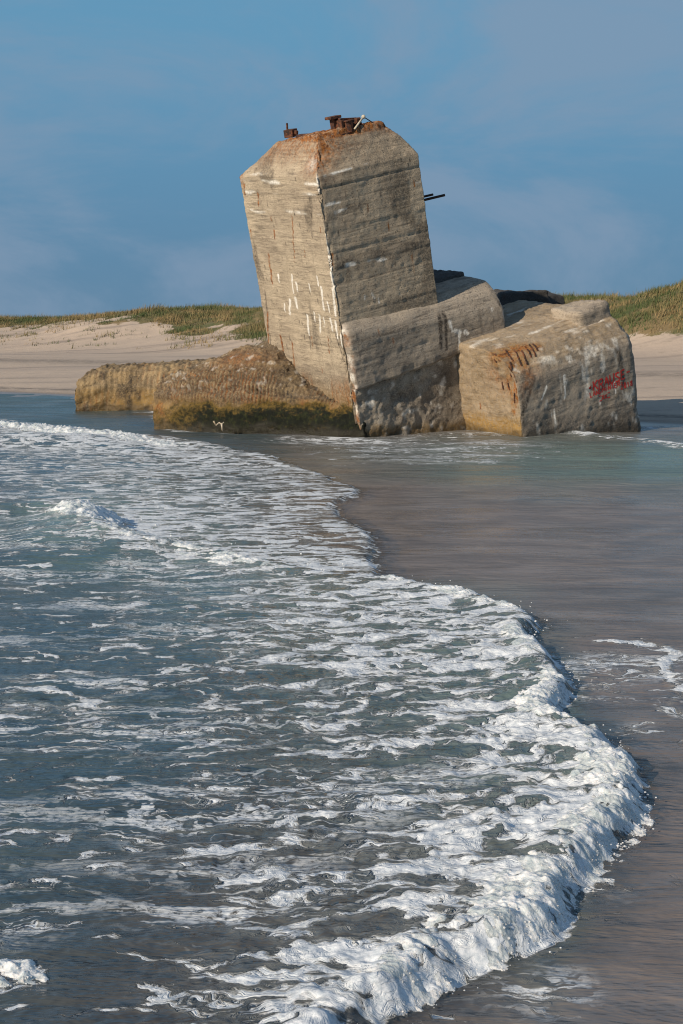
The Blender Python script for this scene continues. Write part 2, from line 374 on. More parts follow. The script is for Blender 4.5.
# ================================================================== THE GROUND (beach, sea bed, dunes): one sheet
SH0 = np.array([6.2, 25.9]); NL = np.array([.687, .727])           # a point of the shoreline and the way inland
D0 = np.array([14.4, 60.0]); ND = np.array([.64, .768]); ED = np.array([-.768, .64])   # foot of the dunes
CREST = []                                                          # surveyed crest heights along the dune line
for px, py in ((-260, 322), (-120, 321), (0, 319), (60, 318), (100, 318), (140, 313), (180, 308), (230, 309), (262, 310), (330, 306), (420, 303), (505, 299),
               (560, 298), (600, 298), (632, 299), (655, 296), (683, 285), (740, 268), (900, 250)):
    q = 17.0
    a = (px - CX) / FPX
    # sight line x = a*y crossing (p-D0).ND = q
    y = (q + D0 @ ND) / (a * ND[0] + ND[1]); x = a * y
    z = EYE + (335 - py) / FPX * y - .3
    CREST.append(((np.array([x, y]) - D0) @ ED, z))
CREST.sort(); CRV, CRZ = np.array(CREST).T
def terrain(x, y):
    xy = np.stack([x, y], 1); P = p3(x, y)
    s = (xy - SH0) @ NL + 0.5 * vnoise(P * 0.11, 3) * sstep(0, 8, np.abs((xy - SH0) @ ED) + 2)
    z = np.where(s > 0, 0.030 * np.minimum(s, 12) + 0.016 * np.clip(s - 12, 0, 40), np.maximum(0.05 * s, -0.5))
    z = z + 0.015 * fbm(P * 0.5, 3, 5) * sstep(0.5, 4, s)
    q = (xy - D0) @ ND; v = (xy - D0) @ ED
    qn = q + 2.6 * fbm(P * np.array([.09, .09, 1]), 3, 21)
    hz = np.interp(v, CRV, CRZ)
    prof = sstep(-1.0, 16.0, qn) ** 1.05
    back = 1 - 0.25 * sstep(19, 60, q)
    base = 0.030 * 12 + 0.016 * 24
    lum = 0.34 * fbm(P * 0.22, 4, 31) * sstep(1, 9, qn) * (1 - 0.75 * sstep(13, 18, qn)) + 0.10 * fbm(P * 0.9, 3, 37) * sstep(2, 8, qn)
    z = z + prof * np.maximum(hz - base, 0.5) * back * 1.0 + lum
    z = z - 0.016 * np.clip(s - 12, 0, 40) * sstep(10, 20, qn) * 0.0
    gr = sstep(9.5, 15.5, qn + 5.0 * fbm(P * 0.30, 4, 41)) * 0.95 + 0.8 * sstep(3.5, 7.0, qn) * sstep(-0.22, .18, fbm(P * np.array([.22, .3, 1]), 4, 47))
    # the slope on the right is grassed further down; the saddle beside it is bare sand
    gr = np.maximum(gr, .95 * sstep(10.5, 13.5, q + 2.0 * fbm(P * np.array([.25, .25, 1]), 3, 45)))
    rt = sstep(13.5, 9, v)
    gr = np.maximum(gr, rt * sstep(2.5, 6.5, qn + 1.6 * fbm(P * 0.3, 3, 43)))
    sad = np.exp(-((v - 11.2) / 2.2) ** 2) * sstep(13.0, 16, q)
    gr = gr * (1 - sad)
    return z, s, qn, np.clip(gr, 0, 1)
def spread(lo, hi, step, far, grow=1.25):
    a = list(np.arange(lo, hi + 1e-6, step)); st = step; L = [];x = lo
    while x > -far: st *= grow; x -= st; L.append(x)
    st = step; Rr = []; x = a[-1]
    while x < far * 1.5: st *= grow; x += st; Rr.append(x)
    return np.array(L[::-1] + a + Rr)
gx = spread(-42, 40, 0.33, 600); gy = spread(22, 122, 0.36, 600)
X, Y = np.meshgrid(gx, gy); x, y = X.ravel(), Y.ravel()
z, s, qn, gr = terrain(x, y)
wr = np.exp(-((s - 2.3 - 0.5 * vnoise(p3(x, y) * .35, 8)) / 0.35) ** 2) * 0.9 + 0.6 * np.exp(-((s - 17 - 1.2 * vnoise(p3(x, y) * .1, 9)) / 2.2) ** 2)
mesh_np('beach', np.stack([x, y, z], 1), grid_quads(len(gy), len(gx)), SAND,
        {'wet': sstep(2.0, 0.3, s), 'wrack': wr, 'grassy': gr})['kind'] = 'structure'

# marram grass on the dunes: nobody could count it
n = 150000
x = rng.uniform(-34, 36, n); y = rng.uniform(55, 118, n)
z, s, qn, gr = terrain(x, y)
P = p3(x, y)
dens = np.clip(gr * 1.15 - 0.08 + 0.9 * fbm(P * 0.6, 4, 61), 0, 1) ** 1.5
inview = (np.abs(x / y) < 0.30)
keep = (rng.random(n) < dens * 0.95) & (qn > 2) & inview & ((x - D0[0]) * ND[0] + (y - D0[1]) * ND[1] < 23)
x, y, z, qn = x[keep], y[keep], z[keep], qn[keep]
NB = 5; m = len(x)
tx = np.repeat(x, NB) + rng.normal(0, .10, m * NB); ty = np.repeat(y, NB) + rng.normal(0, .10, m * NB); tz = np.repeat(z, NB) - 0.05
hh = np.repeat(rng.uniform(0.14, 0.46, m) * np.clip(1 + .9 * fbm(p3(x, y) * 0.45, 3, 63), .4, 1.7) * (.62 + .38 * sstep(60, 90, y)), NB) * rng.uniform(0.6, 1.15, m * NB)
ang = rng.uniform(0, 2 * np.pi, m * NB); wd = rng.uniform(0.012, 0.026, m * NB)
lx = rng.normal(0.12, .16, m * NB) * hh * 1.6; ly = rng.normal(.05, .16, m * NB) * hh * 1.6
V = np.empty((m * NB, 3, 3))
V[:, 0] = np.stack([tx - np.cos(ang) * wd, ty - np.sin(ang) * wd, tz], 1)
V[:, 1] = np.stack([tx + np.cos(ang) * wd, ty + np.sin(ang) * wd, tz], 1)
V[:, 2] = np.stack([tx + lx, ty + ly, tz + hh], 1)
tn = np.clip(0.50 + 1.3 * fbm(p3(x, y) * 0.5, 4, 71) + rng.normal(0, .18, m), 0, 1)
mesh_np('dune_grass', V.reshape(-1, 3), None, GRASS, {'tone': np.repeat(tn, NB * 3)}, smooth=False,
        tris=np.arange(m * NB * 3).reshape(-1, 3))['kind'] = 'stuff'

# ================================================================== THE BUNKER
BO = ground(357, 437)                                               # foot of the front edge at the water
BR = np.array([0.82429, 0.51286, 0.23983]); BL = np.array([-0.54534, 0.83305, 0.09291]); BU = np.array([-0.15214, -0.20737, 0.96636])
BM = np.stack([BR, BL, BU], 1)                                      # leaning frame: along the front, along the left side, up
def to_world(p): return BO + np.asarray(p) @ BM.T
def to_local(wp): return (np.asarray(wp) - BO) @ BM
def onface(px, py, axis, val):
    """local point of the leaning frame seen at a photo pixel on the plane axis = val"""
    c = to_local(np.array([0, 0, EYE])); d = to_local(at(px, py, 30.0)) - c
    return c + d * (val - c[axis]) / d[axis]
MW = Matrix([[BR[i], BL[i], BU[i], BO[i]] for i in range(3)] + [[0, 0, 0, 1]])
bunker = empty('bunker', mw=MW)
tag(bunker, 'leaning concrete bunker with a tall square tower, sunk in the surf', 'bunker')

def solid(hulls, voxel, bevel=0.0, seg=3):
    bm = bmesh.new()
    for pts in hulls:
        vs = [bm.verts.new(p) for p in pts]
        r = bmesh.ops.convex_hull(bm, input=vs)
        dead = [g for g in r['geom_interior'] if isinstance(g, bmesh.types.BMVert)] + [g for g in r['geom_unused'] if isinstance(g, bmesh.types.BMVert)]
        if dead: bmesh.ops.delete(bm, geom=list(set(dead)), context='VERTS')
    bmesh.ops.dissolve_limit(bm, angle_limit=0.02, verts=bm.verts[:], edges=bm.edges[:])
    bmesh.ops.recalc_face_normals(bm, faces=bm.faces[:])
    me = bpy.data.meshes.new('tmp'); bm.to_mesh(me); bm.free()
    ob = bpy.data.objects.new('tmp', me); COL.objects.link(ob)
    if bevel:
        b = ob.modifiers.new('b', 'BEVEL'); b.width = bevel; b.segments = seg; b.limit_method = 'ANGLE'; b.angle_limit = R_(20)
    r = ob.modifiers.new('r', 'REMESH'); r.mode = 'VOXEL'; r.voxel_size = voxel
    dg = bpy.context.evaluated_depsgraph_get(); ev = ob.evaluated_get(dg); em = ev.to_mesh()
    nv, npoly = len(em.vertices), len(em.polygons)
    V = np.empty(nv * 3, np.float32); em.vertices.foreach_get('co', V); V = V.reshape(-1, 3).astype(float)
    N = np.empty(nv * 3, np.float32); em.vertex_normals.foreach_get('vector', N); N = N.reshape(-1, 3).astype(float)
    q = np.empty(len(em.loops), np.int32); em.loops.foreach_get('vertex_index', q); q = q.reshape(-1, 4)
    ev.to_mesh_clear(); bpy.data.objects.remove(ob); bpy.data.meshes.remove(me)
    return V, N, q
def box_pts(r0, r1, l0, l1, u0, u1): return [(r, l, u) for r in (r0, r1) for l in (l0, l1) for u in (u0, u1)]
def boards(V, N, h=0.115, amp=0.006, seed=0, groove=0.006):
    """stepped shuttering boards: each lift a little proud or shy of the next, a groove between"""
    wob = 0.02 * vnoise(V * np.array([.8, .8, .4]), seed + 5)
    t = (V[:, 2] + wob) / h; i = np.floor(t); f = t - i
    off = _h(i.astype(np.int64), np.where(np.abs(N[:, 0]) > np.abs(N[:, 1]), 1, 2), np.zeros(len(i), np.int64), seed) * 2 - 1
    side = np.clip(1 - np.abs(N[:, 2]) * 1.6, 0, 1)
    return (amp * off - groove * np.exp(-(np.minimum(f, 1 - f) * h / 0.014) ** 2)) * side
class Masks(dict):
    def __init__(s, n): super().__init__({k: np.zeros(n) for k in ('rust', 'white', 'algae', 'dark', 'ochre', 'wet')})
    def add(s, k, v): s[k] = np.clip(np.maximum(s[k], v), 0, 1)
def blob(V, c, r): return np.exp(-(((V - np.asarray(c)) / np.asarray(r)) ** 2).sum(1))
def streak(V, a, b, wdt, sel=1.0):
    """a run of stain from local point a down to b"""
    a = np.asarray(a); b = np.asarray(b); d = b - a; t = np.clip((V - a) @ d / (d @ d), 0, 1)
    e = np.linalg.norm(V - a - t[:, None] * d, axis=1)
    return sstep(wdt, wdt * 0.35, e * (1 + 0.6 * t)) * sel
def waterline(V, mk, wetz=0.20, ochre=(0.34, 0.10)):
    W = to_world(V); nz = 0.10 * fbm(W * 2.2, 3, 88)
    mk.add('wet', sstep(wetz + 0.10, wetz - 0.06, W[:, 2] + nz))
    mk.add('ochre', 0.8 * sstep(ochre[0], ochre[1], W[:, 2] + nz))
    return W

# ---- tower
TR, TL, TU = 2.03, 2.5, 4.33
tp = box_pts(0, TR, 0, TL, -0.7, TU) + [(.36, .34, TU + .62), (TR - .36, .30, TU + .60), (.40, TL - .80, TU + .50), (TR - .42, TL - .7, TU + .50)]
V, N, q = solid([tp], 0.024)
d = boards(V, N, 0.118, 0.004, 3, .0035) + 0.010 * fbm(V * 3.0, 4, 11) + 0.006 * fbm(V * 14, 3, 12)
edge = np.exp(-(np.minimum(V[:, 0], 9) ** 2 + V[:, 1] ** 2) / 0.0035)                       # chipped front edge
d -= edge * 0.035 * np.clip(fbm(V * np.array([5, 5, 7.]), 3, 13) + 0.25, 0, 1) * 2
brk = blob(V, (0.14, 0.22, TU + .28), (.24, .26, .30))                                       # spalled top corner
d -= brk * (0.07 + 0.08 * np.clip(fbm(V * 5.0, 4, 14) + .2, 0, 1))
topm = sstep(TU + .42, TU + .56, V[:, 2]); d += topm * 0.05 * fbm(V * 6, 4, 15)
d += sstep(TU + .02, TU + .12, V[:, 2]) * 0.022 * fbm(V * 5, 4, 16)
rim = blob(V, (TR - .25, .3, TU + .55), (.35, .5, .16)); d -= rim * 0.10 * np.clip(fbm(V * 4, 3, 18) + .3, 0, 1)
d -= 0.02 * np.exp(-((V[:, 2] - 2.62) / 0.05) ** 2) * (V[:, 1] < 0.05) * np.clip(fbm(V * 4, 3, 17) + .1, 0, 1)
jn = np.abs(((V[:, 2] + .05 + .03 * vnoise(V * np.array([1, 1, .3]), 28)) / .52 % 1) - .5) * .52; jl = np.exp(-((.26 - jn) / .012) ** 2) * (np.abs(N[:, 2]) < .4)
d -= .007 * jl
Vt = V + N * d[:, None]
mk = Masks(len(V)); leftf = (N[:, 0] < -0.6).astype(float); rightf = (N[:, 1] < -0.6).astype(float)
mk.add('rust', topm * 0.95); mk.add('rust', brk * 1.0)
mk.add('rust', 0.8 * blob(V, (0.35, 0.15, TU + .42), (.35, .4, .22)))
mk.add('rust', 0.75 * np.exp(-((V[:, 1] - TL + .02) / 0.10) ** 2) * sstep(TU - .35, TU + .05, V[:, 2]))
mk.add('rust', 0.5 * sstep(TU + .02, TU + .5, V[:, 2]) * np.exp(-((V[:, 0] - .3) / .6) ** 2))
mk.add('rust', .6 * blob(V, (TR - .2, .3, TU + .5), (.3, .4, .1)))
def zl(x, y): return onface(220 + x * .3514, 270 + y * .3516, 0, 0.0)
def zl1(x, y): return onface(220 + x * .3514, 100 + y * .3514, 0, 0.0)
def zr(x, y): return onface(220 + x * .3514, 270 + y * .3516, 1, 0.0)
def zr1(x, y): return onface(220 + x * .3514, 100 + y * .3514, 1, 0.0)
for x0, y0, x1, y1, wd in ((203, 15, 209, 66, .022), (199, 86, 197, 126, .04), (215, 82, 220, 106, .05), (248, 130, 254, 184, .035), (283, 130, 286, 176, .03),
                       (295, 138, 297, 162, .02), (288, 50, 296, 112, .035), (315, 5, 328, 130, .035), (314, 140, 320, 172, .035), (328, 148, 336, 196, .03), (343, 182, 348, 220, .025),
                       (254, 40, 256, 62, .02), (183, 98, 184, 118, .02), (166, 14, 168, 34, .03), (216, 36, 222, 60, .025), (268, 120, 270, 150, .018), (276, 20, 279, 44, .018), (306, 90, 311, 120, .02)):
    mk.add('white', streak(V, zl(x0, y0), zl(x1, y1), wd, leftf))
for x0, y0, x1, y1, wd in ((265, 180, 290, 290, .06), (290, 290, 315, 480, .045), (318, 480, 325, 560, .04)):
    mk.add('white', 0.8 * streak(V, zl1(x0, y0), zl1(x1, y1), wd))
mk.add('white', 0.9 * blob(V, zl1(236, 170), (.12, .10, .12)) )
for x0, y0, x1, y1 in ((60, 228, 275, 240), (75, 262, 280, 268), (90, 315, 285, 322), (160, 140, 200, 142), (70, 212, 270, 200)):
    mk.add('white', streak(V, zl1(x0, y0), zl1(x1, y1), .05, (N[:, 0] < -.3).astype(float)) * np.clip(.1 + 1.4 * fbm(V * np.array([4, 3., 14]), 3, 26), 0, .7))
for x0, y0, x1, y1, wd in ((138, 440, 148, 520, .035), (153, 372, 156, 396, .03), (108, 268, 110, 302, .035), (68, 240, 70, 270, .04), (87, 370, 90, 388, .03), (146, 330, 147, 350, .015),
                       (285, 362, 286, 378, .02), (240, 430, 241, 446, .016), (205, 330, 212, 460, .02)):
    mk.add('rust', streak(V, zl1(x0, y0), zl1(x1, y1), wd, leftf))
for x0, y0, x1, y1, wd in ((145, 0, 150, 40, .03), (172, 188, 184, 262, .04), (204, 208, 214, 278, .03), (135, 120, 140, 250, .03), (262, 190, 263, 225, .018), (290, 280, 291, 292, .025), (308, 190, 310, 240, .015)):
    mk.add('rust', streak(V, zl(x0, y0), zl(x1, y1), wd, leftf))
for x0, y0, x1, y1, wd in ((172, 190, 186, 258, .022), (128, 60, 150, 260, .03), (255, 170, 258, 225, .03), (330, 180, 350, 260, .03)):
    mk.add('dark', .7 * streak(V, zl(x0, y0), zl(x1, y1), wd, leftf))
for k_ in range(36):
    c = (0, rng.uniform(.1, TL - .1), rng.uniform(1.2, TU)); mk.add('dark', .9 * streak(V, c, (0, c[1], c[2] - rng.uniform(.02, .09)), rng.uniform(.012, .022), leftf))
    c = (rng.uniform(.05, TR), 0, rng.uniform(2.0, TU)); mk.add('dark', .8 * streak(V, c, (c[0], 0, c[2] - rng.uniform(.02, .10)), rng.uniform(.012, .022), rightf))
a, b = zr1(325, 480), zr1(600, 400)
mk.add('dark', .75 * streak(V, a, b, .20, rightf) * np.clip(.55 + 1.2 * fbm(V * np.array([3, 3, 9.]), 3, 19), 0, 1))
mk.add('dark', .5 * blob(V, zr1(580, 410), (.22, .3, .22)) * rightf)
mk.add('dark', .6 * streak(V, zr1(300, 340), zr1(420, 290), .13, rightf) * np.clip(.6 + fbm(V * np.array([3, 3, 12.]), 3, 20), 0, 1))
mk.add('dark', .45 * sstep(TU - .55, TU - .03, V[:, 2]) * rightf * np.clip(.7 + fbm(V * np.array([1.5, 1.5, 8.]), 3, 22), 0, 1))
for x0, y0, x1, y1, wd in ((340, 490, 345, 492, .04), (360, 470, 400, 462, .05), (420, 462, 500, 445, .05), (330, 320, 390, 300, .045), (300, 215, 420, 180, .03),
                       (290, 300, 340, 290, .05), (430, 545, 440, 566, .025), (412, 552, 413, 572, .02), (448, 556, 452, 580, .02), (545, 240, 580, 228, .03)):
    mk.add('white', streak(V, zr1(x0, y0), zr1(x1, y1), wd, rightf) * np.clip(.15 + 1.6 * fbm(V * np.array([5, 3., 12]), 3, 27), 0, .75))
for x0, y0, x1, y1, wd in ((545, 440, 556, 520, .018), (478, 350, 482, 372, .02), (552, 228, 554, 246, .02), (420, 300, 421, 318, .02), (320, 440, 322, 470, .03)):
    mk.add('rust', streak(V, zr1(x0, y0), zr1(x1, y1), wd, rightf))
mk.add('dark', .6 * jl * np.clip(.15 + 1.6 * fbm(V * np.array([2, 2, 6.]), 3, 29), 0, 1))
mk.add('dark', .55 * sstep(.18, .42, fbm(V * np.array([2.6, 2.6, 1.1]), 4, 30)) * np.maximum(leftf, rightf))
W = to_world(V); zn = W[:, 2] + 0.12 * fbm(W * 1.5, 3, 23)
mk.add('ochre', .75 * sstep(1.05, .55, zn) * leftf); mk.add('algae', sstep(.72, .38, zn) * leftf)
mk.add('wet', sstep(.30, .10, zn)); mk.add('dark', .35 * sstep(1.4, .9, zn) * leftf)
mk.add('rust', .5 * sstep(1.15, .75, zn) * leftf * np.clip(fbm(V * np.array([9, 9, .8]), 2, 24) * 2, 0, 1))
mesh_np('tower', Vt, q, CONC, mk, bunker)

# ---- shoulder block: the proud lift at the tower's foot with a rounded upper edge
SB1 = 3.30
sp = [(0.03, -.16, .80), (0.03, TL, .80), (0.03, TL, 2.0), (0.03, .10, 2.02), (0.03, -.10, 1.86), (0.03, -.16, 1.74),
      (SB1, -.16, .90), (SB1, 2.3, .90), (SB1, 2.3, 1.80), (SB1 - .05, .85, 1.98), (SB1, .25, 1.92), (SB1, -.02, 1.72), (SB1, -.16, 1.45)]
V, N, q = solid([sp], 0.026, 0.07)
d = boards(V, N, 0.125, 0.004, 31, .004) + 0.018 * fbm(V * 2.2, 4, 32) + 0.007 * fbm(V * 12, 3, 33)
d -= 0.05 * sstep(1.04, .90, V[:, 2]) * np.clip(fbm(V * 3.5, 4, 34) + .3, 0, 1)
d -= 0.05 * np.exp(-((V[:, 0]) / .08) ** 2) * np.clip(fbm(V * 7, 3, 35) + .2, 0, 1) * (N[:, 1] < .5)
mk = Masks(len(V)); ff = (N[:, 1] < -0.4).astype(float)
mk.add('rust', .9 * np.exp(-((V[:, 0] - .03) / .05) ** 2) * (V[:, 1] < .1) * np.clip(.35 + 1.5 * fbm(V * np.array([4, 4, 6.]), 3, 36), 0, 1))
mk.add('white', .8 * np.exp(-((V[:, 0] + .0) / .06) ** 2) * (V[:, 1] < .1) * np.clip(1.6 * fbm(V * np.array([4, 4, 6.]), 3, 37), 0, 1))
def zf(x, y): return onface(340 + x * .205, 300 + y * .205, 1, -.16)
for x0, y0, x1, y1, wd in ((490, 70, 492, 230, .075), (515, 60, 520, 240, .06)): mk.add('dark', .95 * streak(V, zf(x0, y0), zf(x1, y1), wd))
for x0, y0, x1, y1, wd in ((185, 120, 192, 165, .03), (260, 185, 262, 215, .02), (270, 40, 272, 60, .025), (300, 360, 310, 380, .02)): mk.add('rust', streak(V, zf(x0, y0), zf(x1, y1), wd))
for x0, y0, x1, y1, wd in ((535, 105, 548, 150, .04), (560, 150, 590, 158, .05), (582, 150, 584, 240, .035), (610, 155, 625, 165, .05), (478, 10, 520, 14, .08)): mk.add('white', .8 * streak(V, zf(x0, y0), zf(x1, y1), wd))
def zs(x, y): return onface(440 + x * .1757, 270 + y * .1757, 1, -.12)
for x0, y0, x1, y1, wd in ((290, 225, 275, 300, .05), (228, 240, 232, 290, .035), (350, 240, 362, 380, .05), (325, 260, 330, 350, .02), (105, 340, 108, 470, .03)): mk.add('white', .9 * streak(V, zs(x0, y0), zs(x1, y1), wd))
for x0, y0, x1, y1, wd in ((330, 150, 345, 270, .05), (200, 130, 300, 100, .04), (20, 240, 25, 420, .05), (345, 330, 350, 390, .035)): mk.add('dark', .8 * streak(V, zs(x0, y0), zs(x1, y1), wd))
mk.add('dark', .5 * streak(V, zf(50, 215), zf(330, 130), .05) * ff)
mk.add('dark', .9 * (V[:, 1] > 1.0) * sstep(1.80, 1.9, V[:, 2]))
mesh_np('shoulder_block', V + N * d[:, None], q, CONC_G, mk, bunker)

# ---- broken base under the crack
V, N, q = solid([[(0.04, -.07, -.8), (0.02, -.10, .84), (0.04, 1.2, -.8), (0.04, 1.2, .9), (2.9, -.02, -1.6), (2.9, -.06, .96), (2.9, 1.2, -1.6), (2.9, 1.2, .96)]], 0.024, 0.03)
ridg = 1 - np.abs(fbm(V * 2.6, 4, 51)) * 2
d = 0.07 * fbm(V * 2.0, 4, 52) - 0.05 * np.clip(1 - ridg, 0, 1) + 0.02 * (.5 - np.minimum(worley(V * 7.0, 53), 1)) + 0.05 * fbm(V * 7, 5, 54, .6)
sm = sstep(1.45, 1.8, V[:, 0] + .1 * fbm(V * 4, 2, 58)); d = d * (1 - .6 * sm) - .03 + .02 * sm
mk = Masks(len(V)); W = waterline(V, mk, .12, (.28, .05))
mk.add('dark', .6 * sstep(-.04, -.12, d)); mk.add('white', .40 * sstep(.2, .55, fbm(V * 6, 4, 55) + .35 * fbm(V * 2, 2, 56)))  # sunken parts darkened: recess shade put into the colour
mk.add('rust', .95 * np.exp(-((V[:, 0] - .0) / .05) ** 2) * np.clip(.5 + 1.5 * fbm(V * np.array([4, 4, 6.]), 3, 57), 0, 1))
mk.add('rust', .8 * streak(V, zf(425, 470), zf(440, 530), .035)); mk.add('dark', .8 * blob(V, zf(525, 380), (.12, .3, .18)))
mk.add('dark', .7 * sstep(.80, .93, V[:, 2]))  # strip under the shoulder overhang darkened, shade put into the colour
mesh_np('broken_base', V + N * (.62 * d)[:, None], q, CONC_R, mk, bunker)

# ---- side block on the right, its top falling towards the viewer
A0, A1, F0 = 2.20, 4.92, -1.62
prof = [(F0, -2.6), (F0, .55), (F0 + .10, .75), (F0 + .32, .96), (F0 + .80, 1.10), (-.1, 1.14), (1.3, 1.12), (1.3, -1.8)]
pts = []
for r, dz, ins in ((A0, -.05, 0), (A1 - .12, 0.02, 0), (A1, -.06, .05)):
    pts += [(r, l + (ins if l < -.5 else 0), u + (dz if u > 0 else 0)) for l, u in prof]
V, N, q = solid([pts], 0.026, 0.06)
front = sstep(-.5, -.8, N[:, 1]); endf = (N[:, 0] < -.5).astype(float); top = sstep(.3, .6, N[:, 2])
d = boards(V, N, 0.12, 0.004, 63, .003) * front + 0.022 * fbm(V * 2.0, 4, 64) + 0.010 * fbm(V * 6, 4, 62) + 0.008 * fbm(V * 14, 3, 65)
crn = blob(V, (A0 + .10, F0 + .25, .62), (.42, .42, .34)); d -= crn * (.09 + .10 * np.clip(fbm(V * 4, 4, 66) + .2, 0, 1))
d += (0.03 * fbm(V * 6, 4, 67) - .03 * np.clip(worley(V * 9, 68), 0, .9)) * np.maximum(endf, .5 * top)
d -= top * 0.035 * np.clip(fbm(V * np.array([1.2, 7, 3]), 4, 69), 0, 1)
d -= .07 * np.exp(-((V[:, 0] - A0) / .07) ** 2 - ((V[:, 1] - F0) / .07) ** 2) * np.clip(fbm(V * 6, 3, 70) + .2, 0, 1)
d -= .06 * np.exp(-((V[:, 0] - A1) / .09) ** 2) * np.clip(fbm(V * 7, 3, 72) + .1, 0, 1)
Vb = V + N * d[:, None]
SIDE_BVH = BVHTree.FromPolygons([tuple(p) for p in Vb], [tuple(f) for f in q])
def side_hit(px, py):
    c = to_local(np.array([0, 0, EYE])); dv = to_local(at(px, py, 30.)) - c; dv /= np.linalg.norm(dv)
    h = SIDE_BVH.ray_cast(Vector(c), Vector(dv)); return None if h[0] is None else np.array(h[0])
mk = Masks(len(V)); W = waterline(V, mk, .10, (.05, -.1))
for px, py, rr in ((497, 356, .16), (506, 352, .18), (516, 349, .18), (526, 347, .16), (535, 346, .12), (520, 360, .14), (511, 366, .13), (510, 378, .11), (503, 386, .07), (511, 392, .09), (514, 402, .07), (514, 412, .05)):
    h_ = side_hit(px, py)
    if h_ is not None: mk.add('rust', blob(V, h_, (rr,) * 3) * np.clip(.85 + 1.2 * fbm(V * 5, 3, 78), 0, 1)); mk.add('ochre', .8 * blob(V, h_, (rr * 1.7,) * 3))
mk.add('ochre', .95 * sstep(.5, .16, W[:, 2] + .1 * fbm(W * 3, 3, 73)) * endf); mk.add('ochre', .35 * endf); mk.add('ochre', .3 * top)
mk.add('rust', 1.0 * blob(V, (A0 + .18, F0 + .30, .62), (.36, .36, .26)) * np.clip(.75 + 1.6 * fbm(V * 5, 3, 74), 0, 1))
def ze(x, y): return onface(450 + x * .161, 330 + y * .161, 0, A0)
for x0, y0, x1, y1, wd in ((375, 220, 385, 380, .07), (400, 380, 400, 480, .06), (330, 320, 335, 370, .04), (180, 460, 185, 490, .03), (300, 150, 290, 190, .08), (375, 300, 380, 360, .06)): mk.add('rust', .9 * streak(V, ze(x0, y0), ze(x1, y1), wd))
mk.add('dark', .8 * blob(V, ze(280, 245), (.1, .06, .04))); mk.add('dark', .5 * front * sstep(.25, -.1, W[:, 2] - .25))
def zk(x, y): return onface(420 + x * .385, 260 + y * .3854, 1, F0)
for x0, y0, x1, y1, wd in ((285, 290, 280, 330, .16), (300, 300, 262, 420, .08), (510, 200, 530, 330, .10), (270, 350, 268, 430, .06)): mk.add('dark', .75 * streak(V, zk(x0, y0), zk(x1, y1), wd) * front)
for x0, y0, x1, y1, wd in ((375, 300, 378, 360, .03), (350, 390, 352, 430, .02), (330, 330, 318, 360, .03), (505, 320, 508, 345, .03)): mk.add('white', .8 * streak(V, zk(x0, y0), zk(x1, y1), wd) * front)
mk.add('white', .35 * top * sstep(.25, .6, fbm(V * np.array([2, 6, 3]), 4, 75)))
mk.add('white', .35 * front * sstep(.25, .5, fbm(V * np.array([7, 7, 3]), 3, 76)))
side = mesh_np('side_block', Vb, q, CONC_G, mk, bunker)
SIDE_BVH = BVHTree.FromPolygons([tuple(p) for p in Vb], [tuple(f) for f in q])

# ---- lip and dark slab behind the side block
def lump(name, pts, mat, seed, amp=.05, voxel=.035, parent=bunker, bev=.03, mask=None):
    V, N, q = solid([pts], voxel, bev)
    d = amp * fbm(V * 3, 4, seed) + .4 * amp * fbm(V * 11, 3, seed + 1)
    mk = Masks(len(V))
    if mask: mask(V, N, mk)
    return mesh_np(name, V + N * d[:, None], q, mat, mk, parent)
def rough_box(r0, r1, l0, l1, u0, u1, j=.06, seed=1):
    rr = random.Random(seed)
    return [(a + rr.uniform(-j, j), b + rr.uniform(-j, j), c + rr.uniform(-j, j)) for a, b, c in box_pts(r0, r1, l0, l1, u0, u1)]
lump('roof_lip', rough_box(4.14, 4.88, -1.16, -.4, .85, 1.25, .035, 3), CONC_G, 81, bev=.08)
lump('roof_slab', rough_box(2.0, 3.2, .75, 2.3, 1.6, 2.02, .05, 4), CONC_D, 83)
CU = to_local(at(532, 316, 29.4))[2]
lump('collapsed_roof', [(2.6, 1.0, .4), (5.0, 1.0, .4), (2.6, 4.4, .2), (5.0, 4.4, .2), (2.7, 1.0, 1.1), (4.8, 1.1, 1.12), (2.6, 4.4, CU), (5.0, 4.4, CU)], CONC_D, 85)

# ---- left wing, eroded to its reinforcement
wst = [(366, 437, .42, .50), (330, 436, .62, .78), (300, 434.5, .82, 1.02), (280, 433.8, .95, 1.28), (264, 433.3, 1.05, 1.66), (250, 433, 1.05, 1.70), (225, 432, 1.03, 1.60), (195, 430.5, .98, 1.38), (168, 429, .92, 1.22), (155, 428, .84, 1.08)]
bdir = np.array([.50, .866])
rings = []
for px, py, zf_, zt in wst:
    g = ground(px, py)[:2]; hl = []
    for t, zz in ((.05, -.8), (.02, .05), (-.08, .40 * zf_), (-.02, .8 * zf_), (.10, zf_), (.45, zf_ + .55 * (zt - zf_)), (1.0, zt - .01), (1.6, zt + .03), (2.4, zt - .15), (2.6, -.8)):
        p = g + bdir * t; hl.append(to_local(np.array([p[0], p[1], zz])))
    rings.append(hl)
hulls = [a + b for a, b in zip(rings[:-1], rings[1:])]
V, N, q = solid(hulls, 0.028, 0.0)
def ribbed(V, N, W, sx, seed, amp):
    along = (W[:, :2] - ground(363, 437)[:2]) @ np.array([-.85, .52])
    ph = along / sx + 1.1 * fbm(W * np.array([1.2, 1.2, .4]), 2, seed) - .55 * np.clip(W[:, 2] - .9, 0, 2)
    rib = np.abs(((ph % 1) - .5)) * 2
    return rib, along
W = to_world(V); rib, along = ribbed(V, N, W, .075, 91, 1)
band = sstep(.42, .62, W[:, 2]) * sstep(1.35, 1.0, W[:, 2])
